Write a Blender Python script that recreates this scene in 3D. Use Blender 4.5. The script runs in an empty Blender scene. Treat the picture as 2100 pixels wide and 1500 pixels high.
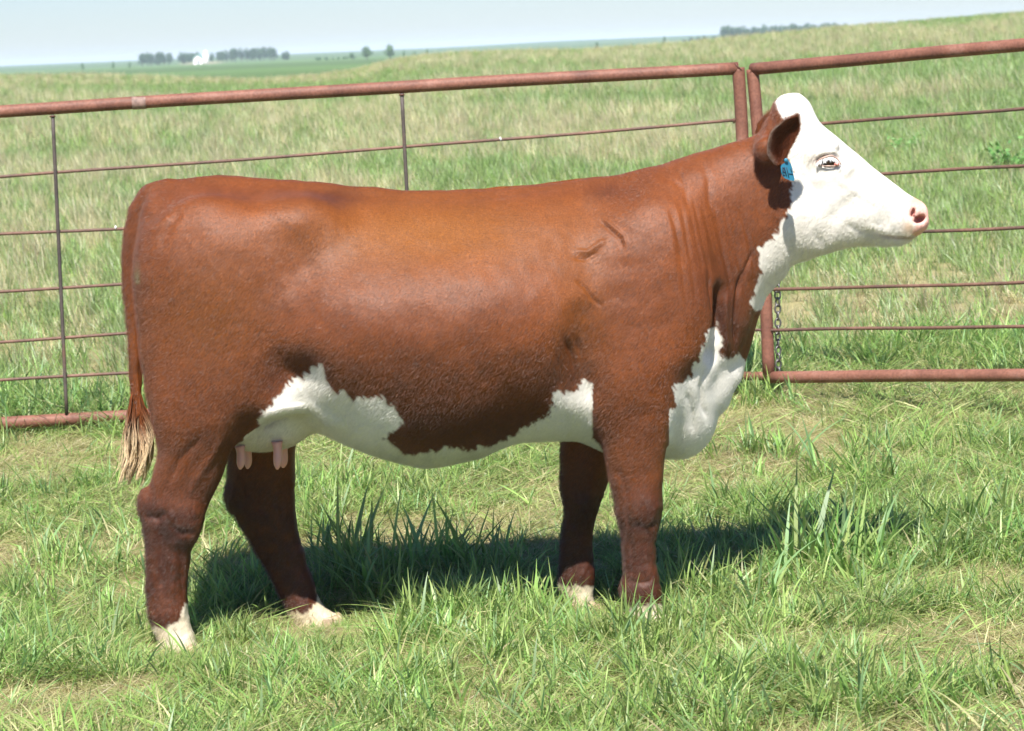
import bpy, math, random
import numpy as np
from mathutils import Vector, Matrix

# ------------------------------------------------------------------ camera
F_PX = 5634.0            # focal length in pixels of a 2100 px wide frame
PITCH = math.radians(6.65)
ROLL = math.radians(2.4)
CAM = np.array([0.0, -8.0, 1.68])
_F = np.array([0.0, math.cos(PITCH), -math.sin(PITCH)])
_U0 = np.array([0.0, math.sin(PITCH), math.cos(PITCH)])
_X = np.array([1.0, 0.0, 0.0])
_R = _X * math.cos(ROLL) - _U0 * math.sin(ROLL)
_U = _X * math.sin(ROLL) + _U0 * math.cos(ROLL)

sc = bpy.context.scene
C = sc.collection
cam_data = bpy.data.cameras.new("camera")
cam_data.sensor_width = 36.0
cam_data.lens = F_PX / 2100.0 * 36.0
cam_data.clip_start = 0.05
cam_data.clip_end = 20000
cam_data.dof.use_dof = True
cam_data.dof.focus_distance = 7.85
cam_data.dof.aperture_fstop = 10.0
cam = bpy.data.objects.new("camera", cam_data)
C.objects.link(cam)
m = Matrix(((_R[0], _U[0], -_F[0], CAM[0]), (_R[1], _U[1], -_F[1], CAM[1]), (_R[2], _U[2], -_F[2], CAM[2]), (0, 0, 0, 1)))
cam.matrix_world = m
sc.camera = cam

# ------------------------------------------------------------------ light
SUN_TRAVEL = Vector((0.09, 0.90, -1.28)).normalized()
sun_dir = -SUN_TRAVEL
elev = math.asin(sun_dir.z)
w = bpy.data.worlds.new("World")
sc.world = w
w.use_nodes = True
nt = w.node_tree
bg = nt.nodes["Background"]
sky = nt.nodes.new("ShaderNodeTexSky")
sky.sky_type = 'NISHITA'
sky.sun_disc = False
sky.sun_elevation = elev
sky.sun_rotation = math.atan2(sun_dir.x, sun_dir.y)
sky.air_density = 1.0
sky.dust_density = 0.15
sky.ozone_density = 3.0
tint = nt.nodes.new("ShaderNodeVectorMath"); tint.operation = 'MULTIPLY'; tint.inputs[1].default_value = (0.78, 0.90, 1.17)
nt.links.new(sky.outputs[0], tint.inputs[0])
nt.links.new(tint.outputs[0], bg.inputs[0])
bg.inputs[1].default_value = 0.055
sd = bpy.data.lights.new("sun", 'SUN')
sd.energy = 4.9
sd.angle = math.radians(0.5)
sd.color = (1.0, 0.965, 0.91)
so = bpy.data.objects.new("sun", sd)
C.objects.link(so)
so.rotation_euler = SUN_TRAVEL.to_track_quat('-Z', 'Y').to_euler()
sc.view_settings.view_transform = 'Standard'
sc.view_settings.look = 'None'
sc.view_settings.gamma = 1
sc.view_settings.exposure = 1.02

QUALITY_H = 0.005        # voxel of the cow's body

rng = np.random.default_rng(7)
random.seed(7)

# ------------------------------------------------------------------ helpers
def W(px, py, Y):
    """the world point seen at pixel (px, py) of the photograph at world depth Y"""
    d = _F * F_PX + _R * (px - 1050.0) - _U * (py - 750.0)
    t = (Y - CAM[1]) / d[1]
    return CAM + d * t

def project(P):
    q = P - CAM
    z = q @ _F
    return 1050.0 + F_PX * (q @ _R) / z, 750.0 - F_PX * (q @ _U) / z

def tag(o, label=None, cat=None, group=None, kind=None):
    if label: o['label'] = label
    if cat: o['category'] = cat
    if group: o['group'] = group
    if kind: o['kind'] = kind
    return o

def empty(name, loc, rot=(0, 0, 0)):
    o = bpy.data.objects.new(name, None)
    o.empty_display_size = 0.1
    C.objects.link(o)
    o.location = loc
    o.rotation_euler = rot
    return o

def mesh_np(name, verts, faces, mat=None, parent=None, smooth=True, link=True):
    """faces: (n,k) array or list of tuples. Verts in world unless a parent is given (then local)."""
    me = bpy.data.meshes.new(name)
    verts = np.asarray(verts, dtype=np.float32)
    if isinstance(faces, np.ndarray):
        n, k = faces.shape
        me.vertices.add(len(verts)); me.vertices.foreach_set("co", verts.ravel())
        me.loops.add(n * k); me.loops.foreach_set("vertex_index", faces.astype(np.int32).ravel())
        me.polygons.add(n); me.polygons.foreach_set("loop_start", np.arange(0, n * k, k, dtype=np.int32))
        me.update(calc_edges=True)
    else:
        me.from_pydata([tuple(map(float, v)) for v in verts], [], [tuple(f) for f in faces])
        me.update()
    me.validate()
    me.polygons.foreach_set("use_smooth", [smooth] * len(me.polygons))
    if mat: me.materials.append(mat)
    o = bpy.data.objects.new(name, me)
    if link: C.objects.link(o)
    if parent is not None: o.parent = parent
    return o

def tube(path, radii, seg=12, caps=True):
    """verts, faces of a tube along a path"""
    path = np.asarray(path, float)
    n = len(path)
    radii = np.full(n, radii, float) if np.isscalar(radii) else np.asarray(radii, float)
    tan = np.gradient(path, axis=0)
    tan /= np.linalg.norm(tan, axis=1)[:, None] + 1e-12
    up = np.array([0, 0, 1.0]) if abs(tan[0][2]) < 0.9 else np.array([0, 1.0, 0])
    vs = []; a = np.linspace(0, 2 * math.pi, seg, endpoint=False)
    for i in range(n):
        s = np.cross(tan[i], up); s /= np.linalg.norm(s) + 1e-12
        u = np.cross(s, tan[i]); up = u
        vs.append(path[i] + radii[i] * (np.cos(a)[:, None] * s + np.sin(a)[:, None] * u))
    vs = np.concatenate(vs)
    fs = []
    for i in range(n - 1):
        for j in range(seg):
            k = (j + 1) % seg
            fs.append((i * seg + j, i * seg + k, (i + 1) * seg + k, (i + 1) * seg + j))
    if caps:
        fs.append(tuple(range(seg - 1, -1, -1)))
        fs.append(tuple((n - 1) * seg + j for j in range(seg)))
    return vs, fs

def join(parts):
    V = []; Fc = []; o = 0
    for v, f in parts:
        V.append(np.asarray(v, float)); Fc += [tuple(i + o for i in q) for q in f]; o += len(v)
    return np.concatenate(V), Fc

def box(x0, x1, y0, y1, z0, z1):
    v = [(x0, y0, z0), (x1, y0, z0), (x1, y1, z0), (x0, y1, z0), (x0, y0, z1), (x1, y0, z1), (x1, y1, z1), (x0, y1, z1)]
    f = [(3, 2, 1, 0), (4, 5, 6, 7), (0, 1, 5, 4), (1, 2, 6, 5), (2, 3, 7, 6), (3, 0, 4, 7)]
    return np.array(v, float), f

def vnoise(x, y, seed=0):
    """smooth value noise in [0,1]"""
    r = np.random.default_rng(seed).random((256, 256))
    xi = np.floor(x).astype(int); yi = np.floor(y).astype(int)
    fx = x - xi; fy = y - yi
    fx = fx * fx * (3 - 2 * fx); fy = fy * fy * (3 - 2 * fy)
    a = r[xi % 256, yi % 256]; b = r[(xi + 1) % 256, yi % 256]
    c = r[xi % 256, (yi + 1) % 256]; d = r[(xi + 1) % 256, (yi + 1) % 256]
    return (a * (1 - fx) + b * fx) * (1 - fy) + (c * (1 - fx) + d * fx) * fy

def fbm(x, y, seed=0, o=4):
    s = 0; t = 0; a = 1.0
    for i in range(o):
        s = s + a * vnoise(x * 2 ** i + 17 * i, y * 2 ** i - 31 * i, seed + i); t += a; a *= 0.55
    return s / t

def smooth01(t):
    t = np.clip(t, 0, 1)
    return t * t * (3 - 2 * t)

def mat_new(name):
    mt = bpy.data.materials.new(name)
    mt.use_nodes = True
    n = mt.node_tree.nodes; l = mt.node_tree.links
    return mt, n, l, n["Principled BSDF"]

def set_color_attr(me, name, cols, ctype='FLOAT_COLOR'):
    """per-vertex colours (n,3) linear, stored on corners"""
    a = me.color_attributes.new(name=name, type=ctype, domain='CORNER')
    li = np.empty(len(me.loops), dtype=np.int32); me.loops.foreach_get("vertex_index", li)
    c4 = np.ones((len(li), 4), dtype=np.float32); c4[:, :3] = cols[li]
    a.data.foreach_set("color", c4.ravel())

def tree_mat(name, c0, c1):
    mt, n, l, b = mat_new(name)
    ge = n.new("ShaderNodeNewGeometry")
    ra = n.new("ShaderNodeValToRGB")
    ra.color_ramp.elements[0].color = (*c0, 1); ra.color_ramp.elements[1].color = (*c1, 1)
    l.new(ge.outputs["Random Per Island"], ra.inputs[0]); l.new(ra.outputs[0], b.inputs["Base Color"])
    b.inputs["Roughness"].default_value = 0.7
    return mt

def plain_mat(name, col, rough=0.6, noise=0.15, scale=8.0):
    mt, n, l, b = mat_new(name)
    tc = n.new("ShaderNodeTexCoord"); no = n.new("ShaderNodeTexNoise"); no.inputs["Scale"].default_value = scale
    no.inputs["Detail"].default_value = 5
    ra = n.new("ShaderNodeValToRGB")
    ra.color_ramp.elements[0].position = 0.3; ra.color_ramp.elements[1].position = 0.7
    ra.color_ramp.elements[0].color = tuple(c * (1 - noise) for c in col) + (1,)
    ra.color_ramp.elements[1].color = tuple(min(1, c * (1 + noise)) for c in col) + (1,)
    l.new(tc.outputs["Object"], no.inputs["Vector"]); l.new(no.outputs[0], ra.inputs[0]); l.new(ra.outputs[0], b.inputs["Base Color"])
    b.inputs["Roughness"].default_value = rough
    return mt

# ------------------------------------------------------------------ terrain
CREST_D = 62.0
_cu = np.array([-2500, -900, -400, 0, 200, 330, 430, 560, 680, 760, 830, 900, 960, 1060, 1225, 1400, 1475, 1730, 1860, 2100, 2500, 3600])
_cy = np.array([230, 180, 165, 152, 150, 153, 158, 160, 152, 139, 121, 110, 105, 101, 99, 87, 79, 53, 43, 23, -5, -60])
_fd = np.array([100, 160, 300, 700, 1500, 2200, 3000, 4500, 9000])
_fz = np.array([-0.4, -0.75, -0.65, -1.15, -1.55, -0.4, 1.0, 2.2, 2.6])

FEET = [(378, 1338, -.19), (668, 1288, .20), (1338, 1298, -.17), (1200, 1258, .16)]
_FW = [W(*q) for q in FEET]
def H(x, y):
    z = H0(x, y)
    for p in _FW:
        z = z + (p[2] - float(H0(p[0], p[1]))) * np.exp(-(((np.asarray(x) - p[0]) / .2) ** 2 + ((np.asarray(y) - p[1]) / .16) ** 2))
    return z

def H0(x, y):
    x = np.asarray(x, float); y = np.asarray(y, float)
    D = y + 8.0
    Dc = np.maximum(D, 3.0)
    u = 1050 + F_PX * x / Dc
    # close ground
    near = np.where(y < 0.4, 0.0, (y - 0.4) * 0.052) + x * 0.012 * smooth01((y + 1) / 4 + 0.3)
    off = np.interp(u, _cu, _cy) + 9 - (137 - 0.042 * u)
    zc = 1.68 - off / F_PX * CREST_D
    t = np.clip((D - 11.4) / (CREST_D - 11.4), 0, 1)
    znf = (11.4 - 8 - 0.4) * 0.052 + x * 0.012
    mid = znf * (1 - t) + zc * t
    mid = mid + 0.22 * np.sin(t * math.pi) * (fbm(x * 0.11 + 3, y * 0.11, 3) - 0.5) * 2 * t
    z = np.where(D < 11.4, near, mid)
    far = np.interp(D, _fd, _fz)
    far = far + smooth01((D - 2200) / 1500) * 2.6 * smooth01((u - 900) / 300)
    s = smooth01((D - CREST_D) / 60.0)
    z = np.where(D > CREST_D, zc * (1 - s) + far * s, z)
    z = z + 0.012 * (fbm(x * 1.7, y * 1.7, 11) - 0.5) * np.exp(-((D - 8) / 30) ** 2) * 2
    return z

def build_terrain():
    nu = 420
    ds = np.concatenate([np.linspace(3.0, 15, 150), np.geomspace(15.1, CREST_D + 20, 140), np.geomspace(CREST_D + 22, 9000, 150)])
    us = np.tan(np.linspace(-0.75, 0.75, nu))
    Dg, Ug = np.meshgrid(ds, us, indexing='ij')
    X = Ug * (Dg + 2.0)
    Y = Dg - 8.0
    Z = H(X, Y)
    V = np.stack([X, Y, Z], -1).reshape(-1, 3)
    nd = len(ds)
    i, j = np.meshgrid(np.arange(nd - 1), np.arange(nu - 1), indexing='ij')
    a = (i * nu + j).ravel()
    Fc = np.stack([a, a + 1, a + nu + 1, a + nu], 1)
    D = V[:, 1] + 8; x = V[:, 0]
    u = 1050 + F_PX * x / D
    # colour zones: trampled ground, pasture, far crops
    soil = np.array([0.26, 0.225, 0.12]); past = np.array([0.20, 0.27, 0.085]); dry = np.array([0.40, 0.36, 0.20])
    n1 = fbm(x * 0.25, D * 0.06, 21); n2 = fbm(x * 0.9, D * 0.3, 22)
    col = soil[None] * (0.8 + 0.5 * n2[:, None])
    k = smooth01((D - 11) / 14)[:, None]
    dm = smooth01((0.6 * n1 + 0.4 * n2 - 0.42) / 0.2)[:, None] * 0.75
    pc = past * (1 - dm) + dry * dm
    col = col * (1 - k) + pc * k
    # beyond the crest
    green = np.array([0.105, 0.175, 0.062]); pale = np.array([0.27, 0.25, 0.155]); dk = np.array([0.09, 0.16, 0.08])
    band = vnoise(x * 0 + 5.3, D * 0.006, 31)
    fcol = green[None] * (0.75 + 0.5 * band[:, None])
    kp = (smooth01((340 - u) / 120) * smooth01((D - 190) / 40) * smooth01((520 - D) / 60))[:, None]
    fcol = fcol * (1 - kp) + pale * kp
    kp = (smooth01((u - 395) / 30) * smooth01((500 - u) / 40) * smooth01((D - 1380) / 30) * smooth01((1900 - D) / 100))[:, None]
    fcol = fcol * (1 - kp) + pale * 1.25 * kp
    kd = smooth01((D - 2300) / 900)[:, None]
    fcol = fcol * (1 - kd) + dk * kd
    kf = smooth01((D - CREST_D - 5) / 30)[:, None]
    col = col * (1 - kf) + fcol * kf
    mt, n, l, b = mat_new("ground")
    at = n.new("ShaderNodeAttribute"); at.attribute_name = "Col"
    tc = n.new("ShaderNodeTexCoord")
    no = n.new("ShaderNodeTexNoise"); no.inputs["Scale"].default_value = 9.0; no.inputs["Detail"].default_value = 8; no.inputs["Roughness"].default_value = 0.75
    l.new(tc.outputs["Object"], no.inputs["Vector"])
    mx = n.new("ShaderNodeMix"); mx.data_type = 'RGBA'; mx.blend_type = 'MULTIPLY'; mx.inputs[0].default_value = 0.55
    ra = n.new("ShaderNodeValToRGB"); ra.color_ramp.elements[0].position = 0.3; ra.color_ramp.elements[1].position = 0.72
    ra.color_ramp.elements[0].color = (0.45, 0.45, 0.4, 1); ra.color_ramp.elements[1].color = (1.35, 1.3, 1.2, 1)
    l.new(no.outputs[0], ra.inputs[0]); l.new(at.outputs["Color"], mx.inputs[6]); l.new(ra.outputs[0], mx.inputs[7])
    l.new(mx.outputs[2], b.inputs["Base Color"])
    b.inputs["Roughness"].default_value = 0.95
    b.inputs["Specular IOR Level"].default_value = 0.1
    bu = n.new("ShaderNodeBump"); bu.inputs["Distance"].default_value = 0.02; bu.inputs["Strength"].default_value = 0.7
    l.new(no.outputs[0], bu.inputs["Height"]); l.new(bu.outputs[0], b.inputs["Normal"])
    o = mesh_np("ground", V, Fc, mt)
    set_color_attr(o.data, "Col", col.astype(np.float32))
    tag(o, "rolling pasture ground running back to the far green fields", None, None, "structure")
    return o

ground = build_terrain()

# ------------------------------------------------------------------ fence
def rust_mat(name, base, dark, pale):
    mt, n, l, b = mat_new(name)
    tc = n.new("ShaderNodeTexCoord")
    n1 = n.new("ShaderNodeTexNoise"); n1.inputs["Scale"].default_value = 5.0; n1.inputs["Detail"].default_value = 6; n1.inputs["Roughness"].default_value = 0.65
    n2 = n.new("ShaderNodeTexNoise"); n2.inputs["Scale"].default_value = 90.0; n2.inputs["Detail"].default_value = 4
    l.new(tc.outputs["Object"], n1.inputs["Vector"]); l.new(tc.outputs["Object"], n2.inputs["Vector"])
    ra = n.new("ShaderNodeValToRGB")
    e = ra.color_ramp.elements
    e[0].position = 0.33; e[0].color = (*dark, 1); e[1].position = 0.55; e[1].color = (*base, 1)
    q = e.new(0.72); q.color = (*pale, 1)
    l.new(n1.outputs[0], ra.inputs[0])
    mx = n.new("ShaderNodeMix"); mx.data_type = 'RGBA'; mx.blend_type = 'MULTIPLY'; mx.inputs[0].default_value = 0.55
    r2 = n.new("ShaderNodeValToRGB"); r2.color_ramp.elements[0].position = 0.35; r2.color_ramp.elements[1].position = 0.6
    r2.color_ramp.elements[0].color = (0.62, 0.6, 0.58, 1); r2.color_ramp.elements[1].color = (1.1, 1.1, 1.1, 1)
    l.new(n2.outputs[0], r2.inputs[0]); l.new(ra.outputs[0], mx.inputs[6]); l.new(r2.outputs[0], mx.inputs[7])
    l.new(mx.outputs[2], b.inputs["Base Color"])
    b.inputs["Roughness"].default_value = 0.62
    b.inputs["Specular IOR Level"].default_value = 0.35
    bu = n.new("ShaderNodeBump"); bu.inputs["Distance"].default_value = 0.0012; bu.inputs["Strength"].default_value = 0.8
    l.new(n2.outputs[0], bu.inputs["Height"]); l.new(bu.outputs[0], b.inputs["Normal"])
    return mt

M_RUST = rust_mat("red_oxide_pipe", (0.225, 0.095, 0.062), (0.14, 0.058, 0.04), (0.30, 0.155, 0.115))
M_ROD = rust_mat("rusty_rod", (0.17, 0.088, 0.06), (0.10, 0.062, 0.05), (0.24, 0.135, 0.10))
M_DARKROD = rust_mat("weathered_steel", (0.095, 0.075, 0.065), (0.055, 0.045, 0.042), (0.17, 0.09, 0.06))
M_WELD = plain_mat("weld_bead", (0.10, 0.035, 0.02), 0.5)
M_DROPPING = plain_mat("dried_dropping", (0.75, 0.73, 0.68), 0.8)

YF = 3.44
def rail(name, pts, r, mat, parent, origin, seg=20, sub=14, wob=0.0, seed=0, phase=0):
    P = []
    for a, b_ in zip(pts[:-1], pts[1:]):
        for t in np.linspace(0, 1, sub, endpoint=False): P.append(a * (1 - t) + b_ * t)
    P.append(pts[-1]); P = np.array(P) - origin
    if wob:
        rr = np.random.default_rng(seed)
        s = np.linspace(0, 6, len(P))
        P[:, 2] += wob * np.sin(s * 1.3 + rr.random() * 6) + wob * 0.6 * np.sin(s * 3.1 + rr.random() * 6)
    v, f = tube(P, r, seg)
    return mesh_np(name, v, f, mat, parent)

def bead(parent, c, r, axis, origin, tilt=0):
    """a lumpy ring of weld metal round a pipe"""
    axis = np.asarray(axis, float); axis /= np.linalg.norm(axis)
    s = np.cross(axis, [0, 1, 0.001]); s /= np.linalg.norm(s); u = np.cross(axis, s)
    a = np.linspace(0, 2 * math.pi, 41)
    p = c - origin + r * (np.cos(a)[:, None] * s + np.sin(a)[:, None] * u) + axis * (tilt * np.cos(a)[:, None])
    v, f = tube(p, 0.0032 + 0.0007 * np.sin(a * 13), 6, False)
    return mesh_np("weld", v, f, M_WELD, parent)

def gate_point(px, py):
    """points on the gate: it swings towards the camera to the right"""
    Y = YF - (px - 1560) / 540.0 * 0.77
    return W(px, py, Y)

def build_fence():
    base = W(700, 840, YF); base[2] = H(base[0], base[1])
    o = empty("pipe_fence_panel", base)
    tag(o, "rust red welded pipe fence panel running behind the cow with thin cross rods", "fence panel")
    R = 0.0262
    L = -640
    y_at = lambda p, px: p[0] + (p[1] - p[0]) * px / 1514.0
    top = (228, 139); bot = (868, 776)
    rail("top_rail", [W(L, y_at(top, L), YF), W(1514, 139, YF)], R, M_RUST, o, base, 24, 40, 0.002, 1)
    rail("bottom_rail", [W(L, y_at(bot, L), YF), W(1508, 777, YF)], R, M_RUST, o, base, 24, 40, 0.002, 2)
    q = [W(1514, 139, YF), W(1519, 215, YF), W(1523, 300, YF), W(1524, 400, YF), W(1519, 560, YF), W(1508, 777, YF)]
    rail("post", q, R * 1.01, M_RUST, o, base, 24, 10)
    q = [W(L, y_at(top, L), YF), W(L + 27, y_at(bot, L), YF)]
    rail("post", q, R * 1.01, M_RUST, o, base, 24, 10)
    rods = [(365, 248), (481, 402), (597, 509), (703, 600), (782, 690)]
    for i, p in enumerate(rods):
        rail("cross_rod", [W(L, y_at(p, L), YF), W(1516, y_at(p, 1516), YF)], 0.0068, M_ROD, o, base, 10, 40, 0.003, 10 + i)
    # upright stays, set 12 mm in front of the rods they cross
    for i, (xa, ya, xb, yb) in enumerate([(108, 236, 137, 852), (824, 192, 856, 806), (-598, 268, -570, 892)]):
        rail("upright_stay", [W(xa, ya, YF - 0.012), W(xb, yb, YF - 0.012)], 0.0078, M_DARKROD, o, base, 10, 14, 0.0, 20 + i)
        bead(o, W(xa, ya + 3, YF - 0.012), 0.0095, (0, 0, 1), base)
    bead(o, W(1514, 139, YF), R * 1.03, (1, 0, 1), base)
    bead(o, W(1508, 777, YF), R * 1.03, (1, 0, -1), base)
    for i, p in enumerate(rods):
        bead(o, W(1508 if i else 1505, y_at(p, 1506), YF), 0.008, (1, 0, 0), base)
    # a scuffed grey patch on the top rail
    a = W(272, y_at(top, 272), YF); b_ = W(300, y_at(top, 300), YF)
    v, f = tube(np.array([a, b_]) - base, R + 0.0012, 24, False)
    mesh_np("worn_paint", v, f, plain_mat("worn_paint", (0.23, 0.145, 0.115), 0.7, 0.35, 60), o)

    g0 = gate_point(1577, 775)
    gb = np.array([g0[0], g0[1], H(g0[0], g0[1])])
    g = empty("pipe_gate", gb)
    tag(g, "rust red pipe gate behind the cow's head with closely set thin rods and no uprights", "gate")
    ty = lambda px: 144 + (92 - 144) * (px - 1545) / 555.0
    by = lambda px: 775 + (770 - 775) * (px - 1577) / 523.0
    RX = 2750
    rail("top_rail", [gate_point(1543, 143), gate_point(RX, ty(RX))], R * 0.97, M_RUST, g, gb, 24, 30, 0.001, 3)
    rail("bottom_rail", [gate_point(1577, 774), gate_point(RX, by(RX))], R * 0.97, M_RUST, g, gb, 24, 30, 0.001, 4)
    rail("post", [gate_point(1543, 143), gate_point(1550, 215), gate_point(1556, 290), gate_point(1565, 480), gate_point(1577, 774)], R, M_RUST, g, gb, 24, 8)
    rail("post", [gate_point(RX, ty(RX)), gate_point(RX + 30, by(RX + 30))], R, M_RUST, g, gb, 24, 8)
    gr = [(263, 222), (371, 341), (489, 466), (594, 580), (678, 670)]
    for i, p in enumerate(gr):
        yy = lambda px: p[0] + (p[1] - p[0]) * (px - 1570) / 530.0
        rail("cross_rod", [gate_point(1562, yy(1562)), gate_point(RX, yy(RX))], 0.0072, M_ROD, g, gb, 10, 40, 0.002, 30 + i)
        bead(g, gate_point(1588 if i > 1 else 1576, yy(1588)), 0.0085, (1, 0, 0), gb)
    # the far leaf of the hinge side: short stubs towards the panel
    rail("hinge_stub", [gate_point(1518, 678), gate_point(1566, 677)], 0.0062, M_ROD, g, gb, 10, 4)
    rail("hinge_stub", [gate_point(1512, 771), gate_point(1572, 772)], R * 0.7, M_RUST, g, gb, 16, 4)
    bead(g, gate_point(1543, 143), R * 1.03, (1, 0, -1), gb)
    bead(g, gate_point(1577, 774), R * 1.03, (1, 0, 1), gb)
    # droppings
    for par, org, p in ((o, base, W(1027, y_at(rods[0], 1027) - 1, YF - 0.006)), (g, gb, gate_point(1752, ty(1752) - 4) + np.array([0, -0.024, 0])), (o, base, W(238, y_at(rods[1], 238) - 2, YF - 0.006))):
        pts = [p + np.array([random.uniform(-.004, .004), 0, k]) for k in (0.007, 0.002, -0.004, -0.009)]
        v, f = tube(np.array(pts) - org, [0.002, 0.005, 0.0045, 0.0015], 8)
        mesh_np("dropping", v, f, M_DROPPING, par)

    # chain hanging beside the gate post
    mt, n, l, b = mat_new("chain_steel")
    b.inputs["Base Color"].default_value = (0.16, 0.15, 0.145, 1); b.inputs["Metallic"].default_value = 0.7; b.inputs["Roughness"].default_value = 0.45
    parts = []
    p0 = gate_point(1594, 470) + np.array([0, 0.016, 0]); p1 = gate_point(1598, 771) + np.array([0, 0.034, 0])
    nlink = 21
    ax = (p1 - p0); Lc = np.linalg.norm(ax); ax = ax / Lc
    pitch = Lc / nlink
    for i in range(nlink):
        c = p0 + ax * (i + 0.5) * pitch
        ang = (0.35 if i % 2 else 0.35 + math.pi / 2) + random.uniform(-0.35, 0.35)
        s = np.array([math.cos(ang), math.sin(ang), 0])
        a = np.linspace(0, 2 * math.pi, 17)
        hl = pitch * 0.62; hw = pitch * 0.40
        loop = c + np.sign(np.cos(a))[:, None] * ax * 0 + (np.sin(a) * hl)[:, None] * ax + (np.cos(a) * hw)[:, None] * s
        parts.append(tube(loop, pitch * 0.14, 6, False))
    v, f = join(parts)
    ch = mesh_np("steel_chain", v - p0, f, mt)
    ch.location = p0
    tag(ch, "grey steel chain hanging down beside the gate post below the cow's throat", "chain")

build_fence()

# ------------------------------------------------------------------ cow
ROOT = np.array([W(850, 700, 0.0)[0], 0.0, 0.0])
_c, _s = math.cos(ROLL), math.sin(ROLL)
# local frame: turned by ROLL about Y so that local x is parallel to the rising ground
# world = ROOT + Ry * local
RY = np.array([[_c, 0, -_s], [0, 1, 0], [_s, 0, _c]])
def L(px, py, Y=0.0):
    return (W(px, py, Y) - ROOT) @ RY
def to_world(P):
    return P @ RY.T + ROOT

def smin(a, b, k):
    h = np.maximum(k - np.abs(a - b), 0) / k
    return np.minimum(a, b) - h * h * k * 0.25
def smax(a, b, k):
    return -smin(-a, -b, k)

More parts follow.
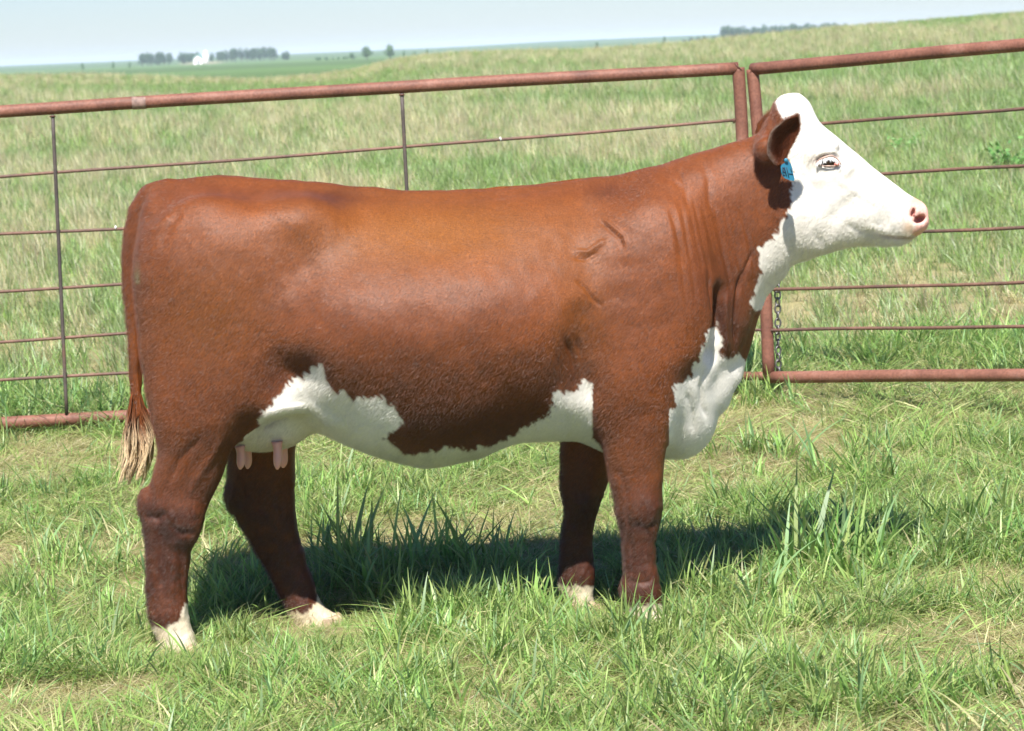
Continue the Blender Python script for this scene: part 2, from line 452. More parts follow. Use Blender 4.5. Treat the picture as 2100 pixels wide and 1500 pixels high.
class Field:
    def __init__(s, h):
        s.h = h
        lo = L(225, 1380, -0.2); hi = L(1925, 180, 0)
        s.o = np.array([lo[0], -0.46, lo[2] - 0.02])
        s.n = np.ceil((np.array([hi[0], 0.46, hi[2] + 0.02]) - s.o) / h).astype(int) + 1
        s.D = np.full(s.n, 0.2, dtype=np.float32)
        s.ax = [s.o[i] + h * np.arange(s.n[i]) for i in range(3)]
    def sub(s, lo, hi, pad=0.18):
        i0 = [max(0, int((lo[i] - pad - s.o[i]) / s.h)) for i in range(3)]
        i1 = [min(s.n[i], int((hi[i] + pad - s.o[i]) / s.h) + 2) for i in range(3)]
        sl = tuple(slice(a, b) for a, b in zip(i0, i1))
        X = s.ax[0][sl[0]][:, None, None].astype(np.float32)
        Y = s.ax[1][sl[1]][None, :, None].astype(np.float32)
        Z = s.ax[2][sl[2]][None, None, :].astype(np.float32)
        return sl, X, Y, Z
    def norm(s, f, c=0.2):
        gx, gy, gz = np.gradient(f, s.h)
        g = np.sqrt(gx * gx + gy * gy + gz * gz) + 1e-3
        return np.clip(f / g, -c, c)
    def add(s, sl, d, k):
        s.D[sl] = smin(s.D[sl], d.astype(np.float32), k)
    def cut(s, sl, d, k):
        s.D[sl] = smax(s.D[sl], -d.astype(np.float32), k)
    # rows: stations along x with top, bottom, half width
    def row(s, st, k, n=2.3, m=2.3, pear=0.0, cy=0.0, rx0=None, rx1=None, rr=0.06):
        st = np.array(st, float)
        T = np.array([L(p[0], p[1], cy) for p in st]); B = np.array([L(p[0], p[2], cy) for p in st])
        lo = (T[:, 0].min(), cy - st[:, 3].max(), B[:, 2].min()); hi = (T[:, 0].max(), cy + st[:, 3].max(), T[:, 2].max())
        sl, X, Y, Z = s.sub(lo, hi)
        x = X[:, 0, 0]
        xs = (T[:, 0] + B[:, 0]) / 2
        tt = smooth_interp(x, xs, T[:, 2]); bb = smooth_interp(x, xs, B[:, 2]); ww = smooth_interp(x, xs, st[:, 3])
        tt = tt[:, None, None]; bb = bb[:, None, None]; ww = ww[:, None, None]
        pr = pear if st.shape[1] < 5 else smooth_interp(x, xs, st[:, 4])[:, None, None]
        zc = (tt + bb) / 2; hh = np.maximum((tt - bb) / 2, 0.004)
        t = (Z - zc) / hh
        wv = ww * (1 - pr * np.clip(t, -1, 1))
        f = (np.abs((Y - cy) / np.maximum(wv, 0.004)) ** n + np.abs(t) ** m) ** (1.0 / m) - 1
        d = s.norm(f.astype(np.float32))
        if rx0 is not None: d = smax(d, (L(rx0, 500)[0] - X) + 0 * d, rr)
        if rx1 is not None: d = smax(d, (X - L(rx1, 500)[0]) + 0 * d, rr)
        s.add(sl, d, k)
    # columns: stations down z with back x, front x, half depth, centre depth
    def col(s, st, k, n=2.3, caps=True):
        st = np.array(st, float)
        Bk = np.array([L(p[1], p[0], p[4]) for p in st]); Fr = np.array([L(p[2], p[0], p[4]) for p in st])
        zs = (Bk[:, 2] + Fr[:, 2]) / 2
        o = np.argsort(zs)
        lo = (Bk[:, 0].min(), (st[:, 4] - st[:, 3]).min(), zs.min()); hi = (Fr[:, 0].max(), (st[:, 4] + st[:, 3]).max(), zs.max())
        sl, X, Y, Z = s.sub(lo, hi)
        z = Z[0, 0]
        bk = smooth_interp(z, zs[o], Bk[o, 0]); fr = smooth_interp(z, zs[o], Fr[o, 0])
        b = smooth_interp(z, zs[o], st[o, 3]); cy = smooth_interp(z, zs[o], st[o, 4])
        xc = ((bk + fr) / 2)[None, None]; a = ((fr - bk) / 2)[None, None]; b = b[None, None]; cy = cy[None, None]
        f = (np.abs((X - xc) / a) ** n + np.abs((Y - cy) / b) ** n) ** (1 / n) - 1
        d = s.norm(f.astype(np.float32))
        d = smax(d, (Z - zs.max()) + 0 * d, 0.05)
        d = smax(d, (zs.min() - Z) + 0 * d, 0.01)
        s.add(sl, d, k)
    def ell(s, px, py, Y0, rx, ry, rz, k, tilt=0.0, yaw=0.0, cut=False):
        c = L(px, py, Y0)
        R_ = max(rx, ry, rz)
        sl, X, Y, Z = s.sub(c - R_, c + R_)
        x = X - c[0]; y = Y - c[1]; z = Z - c[2]
        if yaw:
            x, y = x * math.cos(yaw) + y * math.sin(yaw), -x * math.sin(yaw) + y * math.cos(yaw)
        if tilt:
            x, z = x * math.cos(tilt) + z * math.sin(tilt), -x * math.sin(tilt) + z * math.cos(tilt)
        f = np.sqrt((x / rx) ** 2 + (y / ry) ** 2 + (z / rz) ** 2) - 1
        d = s.norm((f + 0 * (X + Y + Z)).astype(np.float32))
        (s.cut if cut else s.add)(sl, d, k)
    def chain(s, pts, k, cut=False, sy=1.0):
        """pts: (px, py, Y, r)"""
        P = [(L(p[0], p[1], p[2]), p[3]) for p in pts]
        A = np.array([p[0] for p in P]); r = max(p[1] for p in P)
        sl, X, Y, Z = s.sub(A.min(0) - r, A.max(0) + r)
        d = None
        for (a, ra), (b, rb) in zip(P[:-1], P[1:]):
            ab = b - a; L2 = ab @ ab
            t = np.clip(((X - a[0]) * ab[0] + (Y - a[1]) * ab[1] + (Z - a[2]) * ab[2]) / L2, 0, 1)
            q = np.sqrt((X - a[0] - t * ab[0]) ** 2 + ((Y - a[1] - t * ab[1]) / sy) ** 2 + (Z - a[2] - t * ab[2]) ** 2) - (ra + (rb - ra) * t)
            d = q if d is None else np.minimum(d, q)
        (s.cut if cut else s.add)(sl, d, k)

def smooth_interp(x, xs, ys):
    """monotone cubic (pchip) interpolation"""
    xs = np.asarray(xs, float); ys = np.asarray(ys, float)
    h = np.diff(xs); d = np.diff(ys) / h
    mm = np.zeros_like(ys)
    mm[0] = d[0]; mm[-1] = d[-1]
    same = d[:-1] * d[1:] > 0
    w1 = 2 * h[1:] + h[:-1]; w2 = h[1:] + 2 * h[:-1]
    with np.errstate(divide='ignore', invalid='ignore'):
        hm = (w1 + w2) / (w1 / d[:-1] + w2 / d[1:])
    mm[1:-1] = np.where(same, hm, 0)
    xc = np.clip(x, xs[0], xs[-1])
    i = np.clip(np.searchsorted(xs, xc) - 1, 0, len(h) - 1)
    t = (xc - xs[i]) / h[i]
    return (ys[i] * (2 * t**3 - 3 * t**2 + 1) + mm[i] * h[i] * (t**3 - 2 * t**2 + t)
            + ys[i + 1] * (-2 * t**3 + 3 * t**2) + mm[i + 1] * h[i] * (t**3 - t**2))

def surface_nets(D, o, h):
    s = D < 0
    c = np.zeros(tuple(np.array(D.shape) - 1), dtype=np.int8)
    for a in (0, 1):
        for b in (0, 1):
            for e in (0, 1):
                c += s[a:a + c.shape[0], b:b + c.shape[1], e:e + c.shape[2]]
    I = np.argwhere((c > 0) & (c < 8))
    ids = np.full(c.shape, -1, dtype=np.int32); ids[I[:, 0], I[:, 1], I[:, 2]] = np.arange(len(I))
    pos = np.zeros((len(I), 3)); cnt = np.zeros(len(I))
    for ax in range(3):
        o1, o2 = [q for q in range(3) if q != ax]
        for a in (0, 1):
            for b in (0, 1):
                off = np.zeros(3, int); off[o1] = a; off[o2] = b
                p = I + off; q = p.copy(); q[:, ax] += 1
                d0 = D[p[:, 0], p[:, 1], p[:, 2]]; d1 = D[q[:, 0], q[:, 1], q[:, 2]]
                cr = (d0 < 0) != (d1 < 0)
                t = np.where(cr, d0 / np.where(cr, d0 - d1, 1), 0)
                pp = p.astype(float); pp[:, ax] += t
                pos += pp * cr[:, None]; cnt += cr
    V = o + h * pos / cnt[:, None]
    quads = []
    for ax in range(3):
        o1, o2 = (ax + 1) % 3, (ax + 2) % 3
        sl0 = [slice(None)] * 3; sl1 = [slice(None)] * 3
        sl0[ax] = slice(0, -1); sl1[ax] = slice(1, None)
        A = s[tuple(sl0)]; B = s[tuple(sl1)]
        E = np.argwhere(A != B)
        sh = np.array(D.shape)
        E = E[(E[:, o1] > 0) & (E[:, o2] > 0) & (E[:, o1] < sh[o1] - 1) & (E[:, o2] < sh[o2] - 1)]
        inside = s[E[:, 0], E[:, 1], E[:, 2]]
        cells = []
        for a, b in ((1, 1), (0, 1), (0, 0), (1, 0)):
            q = E.copy(); q[:, o1] -= a; q[:, o2] -= b
            cells.append(ids[q[:, 0], q[:, 1], q[:, 2]])
        Q = np.stack(cells, 1)
        Q[~inside] = Q[~inside][:, ::-1]
        quads.append(Q)
    return V, np.concatenate(quads)

def lap_smooth(V, Q, it, lam=0.5, mu=-0.52):
    E = np.concatenate([Q[:, [0, 1]], Q[:, [1, 2]], Q[:, [2, 3]], Q[:, [3, 0]]])
    n = len(V)
    deg = np.bincount(E[:, 0], minlength=n) + np.bincount(E[:, 1], minlength=n)
    for k in range(it):
        S = np.stack([np.bincount(E[:, 0], V[E[:, 1], i], n) + np.bincount(E[:, 1], V[E[:, 0], i], n) for i in range(3)], 1)
        V = V + (S / deg[:, None] - V) * (lam if k % 2 == 0 else mu)
    return V

def normals(V, Q):
    a = V[Q[:, 2]] - V[Q[:, 0]]; b = V[Q[:, 3]] - V[Q[:, 1]]
    fn = np.cross(a, b)
    N = np.zeros_like(V)
    for i in range(3):
        for j in range(4):
            N[:, i] += np.bincount(Q[:, j], fn[:, i], len(V))
    return N / (np.linalg.norm(N, axis=1)[:, None] + 1e-12)

def inpoly(px, py, poly):
    """signed distance (px units, negative inside) to a polygon"""
    P = np.array(poly, float); n = len(P)
    inside = np.zeros(len(px), bool); d2 = np.full(len(px), 1e12)
    for i in range(n):
        x0, y0 = P[i]; x1, y1 = P[(i + 1) % n]
        cond = ((y0 > py) != (y1 > py))
        xi = x0 + (py - y0) / ((y1 - y0) if y1 != y0 else 1e-9) * (x1 - x0)
        inside ^= cond & (px < xi)
        ex, ey = x1 - x0, y1 - y0
        t = np.clip(((px - x0) * ex + (py - y0) * ey) / (ex * ex + ey * ey + 1e-9), 0, 1)
        d2 = np.minimum(d2, (px - x0 - t * ex) ** 2 + (py - y0 - t * ey) ** 2)
    return np.where(inside, -1, 1) * np.sqrt(d2)

def build_body_field(h):
    f = Field(h)
    # ---- trunk
    f.row([(292, 420, 690, .07, 0), (305, 400, 760, .14, 0), (330, 382, 800, .20, 0.0), (360, 375, 825, .235, 0.02), (420, 371, 830, .262, 0.02), (500, 369, 840, .275, 0.02), (560, 373, 855, .28, 0.04),
           (640, 381, 890, .305, 0.05), (720, 391, 922, .345, 0.07), (800, 398, 948, .362, 0.08), (860, 400, 957, .368, 0.08), (950, 399, 940, .365, 0.07), (1050, 392, 906, .35, 0.05),
           (1150, 381, 902, .325, 0.03), (1230, 372, 930, .29, 0.05), (1320, 364, 940, .262, 0.05), (1380, 347, 925, .235, 0.05), (1430, 330, 880, .20, 0.05), (1470, 320, 820, .16, 0.05)],
          0.03, n=1.9, m=2.0, pear=0.0, rx0=290, rx1=1462, rr=0.12)
    # ---- neck
    f.row([(1260, 400, 780, .22), (1340, 357, 800, .225), (1400, 336, 800, .205), (1450, 314, 775, .175), (1490, 301, 745, .152), (1515, 292, 700, .138), (1535, 286, 642, .13),
           (1555, 279, 598, .122), (1575, 266, 576, .116), (1600, 246, 560, .108), (1630, 240, 545, .10)], 0.05, n=2.2, m=2.5, pear=-0.02, rx0=1290, rx1=1640, rr=0.08)
    # brisket
    f.ell(1398, 830, 0, .105, .125, .15, 0.05)
    f.ell(1462, 775, 0, .060, .08, .085, 0.04, tilt=0.15)
    f.ell(1470, 822, 0, .030, .045, .034, 0.02)
    # loose skin under the throat
    f.chain([(1590, 555, 0, .03), (1556, 596, 0, .028), (1532, 650, 0, .03), (1516, 700, 0, .035), (1492, 760, 0, .045)], 0.03)
    # withers, spine, hooks and pins
    f.chain([(330, 405, 0, .035), (450, 392, 0, .04), (600, 402, 0, .04), (850, 425, 0, .04), (1100, 415, 0, .04), (1320, 392, 0, .045)], 0.04)
    for s in (-1, 1):
        f.ell(590, 470, s * .19, .12, .075, .07, 0.12, tilt=0.2)          # hook bone
        f.ell(325, 465, s * .09, .04, .05, .06, 0.07)                     # pin bone
        f.ell(430, 560, s * .20, .17, .105, .21, 0.10)                     # rump muscle
        f.ell(1310, 590, s * .165, .15, .095, .22, 0.12, tilt=-0.45)        # shoulder blade
        f.ell(1415, 640, s * .165, .09, .075, .11, 0.07)                   # point of the shoulder
        f.ell(1290, 760, s * .185, .115, .085, .13, 0.07)                  # arm muscle
        f.ell(860, 670, s * .265, .36, .108, .115, 0.16)                     # barrel
        f.ell(560, 800, s * .245, .075, .055, .075, 0.07)                  # stifle
    # ---- udder and flank fold
    f.ell(556, 868, 0, .125, .115, .078, 0.045)
    f.ell(510, 878, 0, .06, .11, .055, 0.04)
    for s in (-1, 1):
        f.chain([(505, 885, s * .17, .014), (535, 850, s * .205, .018), (585, 826, s * .225, .02), (640, 826, s * .22, .022), (690, 850, s * .20, .03)], 0.035)
    # ---- legs: (py, x back, x front, half depth, centre depth)
    f.col([(470, 300, 560, .10, -.15), (560, 284, 640, .135, -.165), (640, 284, 640, .14, -.17), (700, 287, 625, .14, -.175), (760, 295, 592, .135, -.18), (820, 309, 548, .125, -.185),
           (870, 321, 512, .11, -.19), (910, 327, 487, .095, -.19), (950, 322, 470, .08, -.19), (990, 309, 455, .068, -.19), (1020, 296, 441, .060, -.19), (1040, 290, 431, .057, -.19),
           (1062, 291, 420, .055, -.19), (1100, 297, 405, .05, -.19), (1140, 299, 393, .045, -.19), (1200, 301, 386, .042, -.19), (1240, 303, 386, .046, -.19), (1262, 306, 388, .05, -.19),
           (1290, 318, 393, .047, -.19), (1318, 330, 402, .05, -.19), (1345, 334, 410, .052, -.19)], 0.06, n=2.4)
    f.col([(500, 300, 560, .10, .15), (600, 290, 640, .14, .17), (700, 320, 640, .14, .18), (780, 380, 640, .135, .185), (850, 430, 628, .115, .19), (900, 458, 612, .095, .195),
           (930, 468, 604, .082, .20), (980, 467, 605, .07, .20), (1015, 469, 606, .062, .20), (1045, 478, 607, .058, .20), (1070, 492, 609, .055, .20), (1110, 513, 617, .048, .20),
           (1160, 541, 631, .043, .20), (1205, 566, 647, .043, .20), (1235, 583, 656, .047, .20), (1255, 594, 672, .049, .20), (1272, 600, 698, .048, .20), (1292, 602, 716, .052, .20)], 0.06, n=2.4)
    f.col([(560, 1235, 1400, .06, -.19), (640, 1215, 1430, .085, -.19), (720, 1206, 1425, .095, -.19), (790, 1206, 1386, .098, -.19), (850, 1214, 1383, .092, -.185), (890, 1230, 1374, .084, -.18),
           (930, 1241, 1366, .076, -.175), (970, 1249, 1361, .068, -.17), (1005, 1257, 1358, .063, -.17), (1035, 1262, 1360, .06, -.17), (1060, 1268, 1357, .056, -.17), (1085, 1274, 1350, .051, -.17),
           (1115, 1279, 1344, .044, -.17), (1155, 1282, 1345, .042, -.17), (1190, 1281, 1352, .046, -.17), (1215, 1280, 1357, .05, -.17), (1245, 1290, 1358, .044, -.17), (1270, 1294, 1370, .05, -.17), (1300, 1292, 1378, .055, -.17)], 0.045, n=2.4)
    f.col([(620, 1200, 1400, .06, .19), (700, 1180, 1380, .095, .19), (790, 1160, 1330, .095, .19), (860, 1152, 1292, .088, .185), (910, 1150, 1268, .08, .18), (960, 1150, 1256, .07, .17),
           (1000, 1152, 1245, .062, .165), (1030, 1157, 1233, .058, .16), (1055, 1157, 1224, .053, .16), (1085, 1154, 1216, .046, .16), (1120, 1151, 1214, .043, .16), (1160, 1148, 1217, .045, .16),
           (1185, 1149, 1219, .048, .16), (1208, 1158, 1218, .044, .16), (1230, 1168, 1218, .046, .16), (1258, 1172, 1228, .052, .16)], 0.045, n=2.4)
    # joints: point of hock, knee
    f.ell(300, 1032, -.19, .022, .03, .04, 0.03)
    f.ell(478, 1020, .20, .022, .03, .04, 0.03)
    f.ell(375, 1066, -.222, .045, .028, .06, 0.05)
    f.ell(1320, 1040, -.215, .034, .02, .045, 0.03)
    f.ell(1288, 1208, -.17, .016, .03, .024, 0.02)
    f.ell(1160, 1195, .16, .016, .03, .022, 0.02)
    # ---- tail
    f.chain([(345, 392, 0, .03), (308, 404, 0, .033), (284, 436, 0, .031), (274, 480, 0, .029), (269, 540, 0, .0235), (268, 600, 0, .0215), (272, 660, 0, .0185), (276, 720, 0, .0155), (279, 790, 0, .015), (281, 850, 0, .013)], 0.022)
    f.chain([(318, 428, 0, .004), (303, 465, 0, .0055), (292, 520, 0, .005), (288, 580, 0, .0045), (290, 660, 0, .004), (292, 740, 0, .004)], 0.006, cut=True, sy=14)
    # ---- head
    f.row([(1590, 240, 480, .05), (1604, 212, 520, .085), (1622, 201, 538, .10), (1642, 202, 536, .106), (1662, 224, 528, .112), (1690, 251, 519, .116), (1720, 276, 511, .110), (1750, 304, 504, .098),
           (1790, 341, 494, .082), (1830, 373, 494, .072), (1858, 394, 491, .069), (1876, 406, 482, .064), (1888, 416, 472, .054), (1896, 432, 459, .034), (1899, 442, 448, .012)],
          0.03, n=2.5, m=2.5, pear=-0.10, rx0=1590, rx1=1899, rr=0.012)
    f.ell(1628, 232, 0, .05, .052, .052, 0.04)                        # poll
    for s in (-1, 1):
        f.ell(1652, 440, s * .058, .075, .048, .105, 0.04, tilt=0.5)      # cheek
        f.ell(1690, 306, s * .105, .045, .022, .022, 0.03, tilt=0.35)      # brow
        f.ell(1712, 355, s * .098, .05, .016, .016, 0.025, tilt=0.3)      # below the eye
        f.ell(1780, 432, s * .055, .075, .02, .03, 0.03, tilt=0.45)     # face ridge
        f.chain([(1576, 298, s * .07, .032), (1575, 306, s * .15, .036)], 0.03)                # ear base
        f.ell(1868, 447, s * .045, .042, .03, .045, 0.03)                # muzzle
        # eye socket and slit
        f.ell(1698, 331, s * .128, .036, .022, .0165, 0.005, tilt=-0.12, cut=True)
        # nostril
        f.ell(1884, 450, s * .060, .020, .024, .0135, 0.005, tilt=0.45, yaw=s * 0.5, cut=True)
        f.ell(1871, 437, s * .068, .008, .014, .015, 0.005, tilt=-0.45, cut=True)
        # mouth line
        # jaw groove
        f.chain([(1745, 425, s * .118, .010), (1705, 455, s * .132, .012), (1695, 495, s * .118, .010)], 0.04, cut=True)
        # crease behind the shoulder, flank hollow, neck to shoulder
        f.chain([(1196, 810, s * .30, .026), (1190, 750, s * .325, .028), (1205, 660, s * .35, .022)], 0.07, cut=True)
        f.ell(595, 790, s * .35, .075, .055, .05, 0.08, tilt=0.7, cut=True)
        f.chain([(1478, 600, s * .19, .018), (1470, 650, s * .185, .026), (1462, 720, s * .17, .03)], 0.04, cut=True)
        f.ell(690, 470, s * .40, .10, .075, .05, 0.10, cut=True)
    f.chain([(1840, 482, 0, .024), (1812, 484, 0, .026), (1780, 484, 0, .026)], 0.03)     # chin
    return f

COW_LBL = "rust red cow with a white face and white belly standing side on in the grass"
cow = empty("cow", ROOT, (0, -ROLL, 0))
tag(cow, COW_LBL, "cow")
f = build_body_field(QUALITY_H)
BV, BQ = surface_nets(f.D, f.o, f.h)
del f
BV = lap_smooth(BV, BQ, 8)
BN = normals(BV, BQ)

def screen(V, mirror=True):
    P = V.copy()
    if mirror: P[:, 1] = -np.abs(P[:, 1])
    return project(to_world(P))

# ---- creases and folds, pushed along the surface normal
def push_lines(V, N, lines):
    px, py = screen(V)
    d = np.zeros(len(V))
    for pts, wd, amt in lines:
        best = np.full(len(V), 1e9); tt = np.zeros(len(V))
        P = np.array(pts, float)
        m_ = (px > P[:, 0].min() - 60) & (px < P[:, 0].max() + 60) & (py > P[:, 1].min() - 60) & (py < P[:, 1].max() + 60)
        idx = np.where(m_)[0]
        b = np.full(len(idx), 1e9); tq = np.zeros(len(idx)); x = px[idx]; y = py[idx]; n = len(P) - 1
        for i in range(n):
            e = P[i + 1] - P[i]
            t = np.clip(((x - P[i, 0]) * e[0] + (y - P[i, 1]) * e[1]) / (e @ e), 0, 1)
            dd = np.hypot(x - P[i, 0] - t * e[0], y - P[i, 1] - t * e[1])
            u_ = dd < b; b[u_] = dd[u_]; tq[u_] = ((i + t) / n)[u_]
        env = np.clip(np.minimum(tq, 1 - tq) * 5 + 0.15, 0, 1)
        d[idx] += amt * env * np.exp(-(b / wd) ** 2)
    side = np.abs(N[:, 1]) ** 0.5
    return V + N * (d * side)[:, None]

lines = []
r_ = np.random.default_rng(4)
for i in range(26):       # skin folds down the neck
    x0 = 1362 + i * 6.6 + r_.uniform(-4, 4)
    y0 = 400 + i * 2 + r_.uniform(-30, 30); y1 = y0 + 170 + r_.uniform(-50, 50)
    bx = 28 + r_.uniform(-8, 8)
    lines.append(([(x0, y0), (x0 + bx * .45, (y0 * 2 + y1) / 3), (x0 + bx * .9, (y0 + 2 * y1) / 3), (x0 + bx * 1.3, y1)], 3.6, (-0.0026 if i % 2 else 0.0010) * r_.uniform(.5, 1.1)))
lines += [([(1785, 474), (1812, 483), (1845, 488), (1872, 485), (1890, 474)], 3.2, -0.010), ([(1775, 462), (1800, 470), (1830, 474)], 8, 0.004),
          ([(1452, 560), (1462, 610), (1472, 660), (1470, 700)], 7, -0.012), ([(1518, 560), (1512, 610), (1509, 660), (1508, 720)], 4.5, -0.009),
          ([(1545, 515), (1532, 545), (1520, 575), (1515, 605)], 4, -0.007), ([(1490, 600), (1488, 660), (1494, 725)], 5, 0.007),
          ([(1228, 450), (1250, 470), (1272, 490), (1278, 512)], 4, -0.0045), ([(1236, 448), (1258, 466), (1280, 486), (1284, 508)], 4, 0.004),
          ([(1176, 515), (1205, 518), (1228, 502), (1245, 492)], 5, 0.006), ([(1178, 530), (1200, 532), (1232, 514)], 4, -0.005),
          ([(1180, 572), (1200, 590), (1218, 615), (1236, 630)], 4, -0.005),
          ([(1160, 690), (1175, 730), (1182, 770), (1178, 800)], 6, -0.007), ([(1182, 690), (1195, 740), (1196, 785)], 5, -0.006), ([(1140, 720), (1150, 760), (1150, 800)], 5, -0.004),
          ([(1390, 345), (1404, 380), (1410, 430)], 5, -0.003), ([(1440, 330), (1452, 370), (1455, 430)], 6, -0.003), ([(1350, 362), (1380, 372), (1400, 390)], 6, -.003),
          ([(415, 895), (370, 940), (345, 990), (330, 1030)], 9, -0.006), ([(455, 890), (440, 930), (400, 985), (388, 1020)], 8, 0.005),
          ([(322, 1045), (331, 1120), (332, 1220)], 7, -0.009), ([(296, 1056), (320, 1062), (342, 1052)], 7, -0.007), ([(345, 1075), (370, 1095), (400, 1092)], 8, -0.006), ([(1294, 1100), (1296, 1150), (1294, 1190)], 6, -0.006), ([(1285, 1190), (1310, 1196), (1340, 1190)], 6, -0.005), ([(1262, 960), (1280, 990), (1282, 1020)], 7, -0.005), ([(352, 1100), (356, 1160), (352, 1230)], 7, 0.004), ([(372, 1095), (372, 1160), (374, 1230)], 5, -0.004),
          ([(1285, 1000), (1282, 1040), (1290, 1080)], 5, -0.005), ([(1300, 1075), (1325, 1082), (1348, 1072)], 5, -0.004),
          ([(1450, 860), (1440, 830), (1438, 790), (1452, 745)], 6, -0.008), ([(1408, 800), (1420, 840), (1424, 890)], 8, -0.006),
          ([(350, 440), (330, 460), (308, 480)], 8, 0.007), ([(372, 430), (346, 470), (330, 520)], 9, -0.005),
          ([(520, 868), (545, 850), (580, 836), (630, 832)], 6, 0.008), ([(535, 880), (565, 862), (610, 850), (660, 850)], 6, -0.006),
          ([(1800, 432), (1775, 415), (1745, 400)], 6, -0.003), ([(1718, 372), (1740, 380), (1760, 395)], 8, 0.003), ([(1655, 375), (1680, 400), (1690, 430)], 10, -0.003),
          ([(1735, 455), (1762, 475), (1790, 480)], 8, -0.004), ([(1665, 470), (1690, 505), (1730, 512)], 8, -0.004), ([(1735, 330), (1730, 350), (1722, 362)], 5, -0.005),
          ([(1670, 320), (1690, 311), (1712, 312), (1726, 322)], 3.5, 0.0035), ([(1676, 342), (1700, 348), (1722, 346)], 3.5, 0.003)]
BV = push_lines(BV, BN, lines)
# low-frequency unevenness of flesh and lumpy hair on the legs
px0, py0 = screen(BV)
sd_ = np.where(BV[:, 1] > 0, 400.0, 0.0)
BV = BV + BN * (0.013 * (fbm(px0 / 110 + sd_, py0 / 110, 51, 3) - 0.5) + 0.0028 * (px0 < 1560) * (fbm(px0 / 30 + sd_, py0 / 34, 52, 3) - 0.5)
                + 0.0055 * smooth01((py0 - 980) / 80) * (fbm(px0 / 8 + sd_, py0 / 13, 53, 2) - 0.5)
                + 0.0016 * (px0 > 1560) * smooth01((py0 - 330) / 120) * (fbm((px0 - py0) / 5, (px0 + py0) / 12, 54, 2) - 0.5) + 0.0006 * (px0 > 1620) * (fbm(px0 / 12, py0 / 12, 54, 2) - 0.5))[:, None]
BN = normals(BV, BQ)

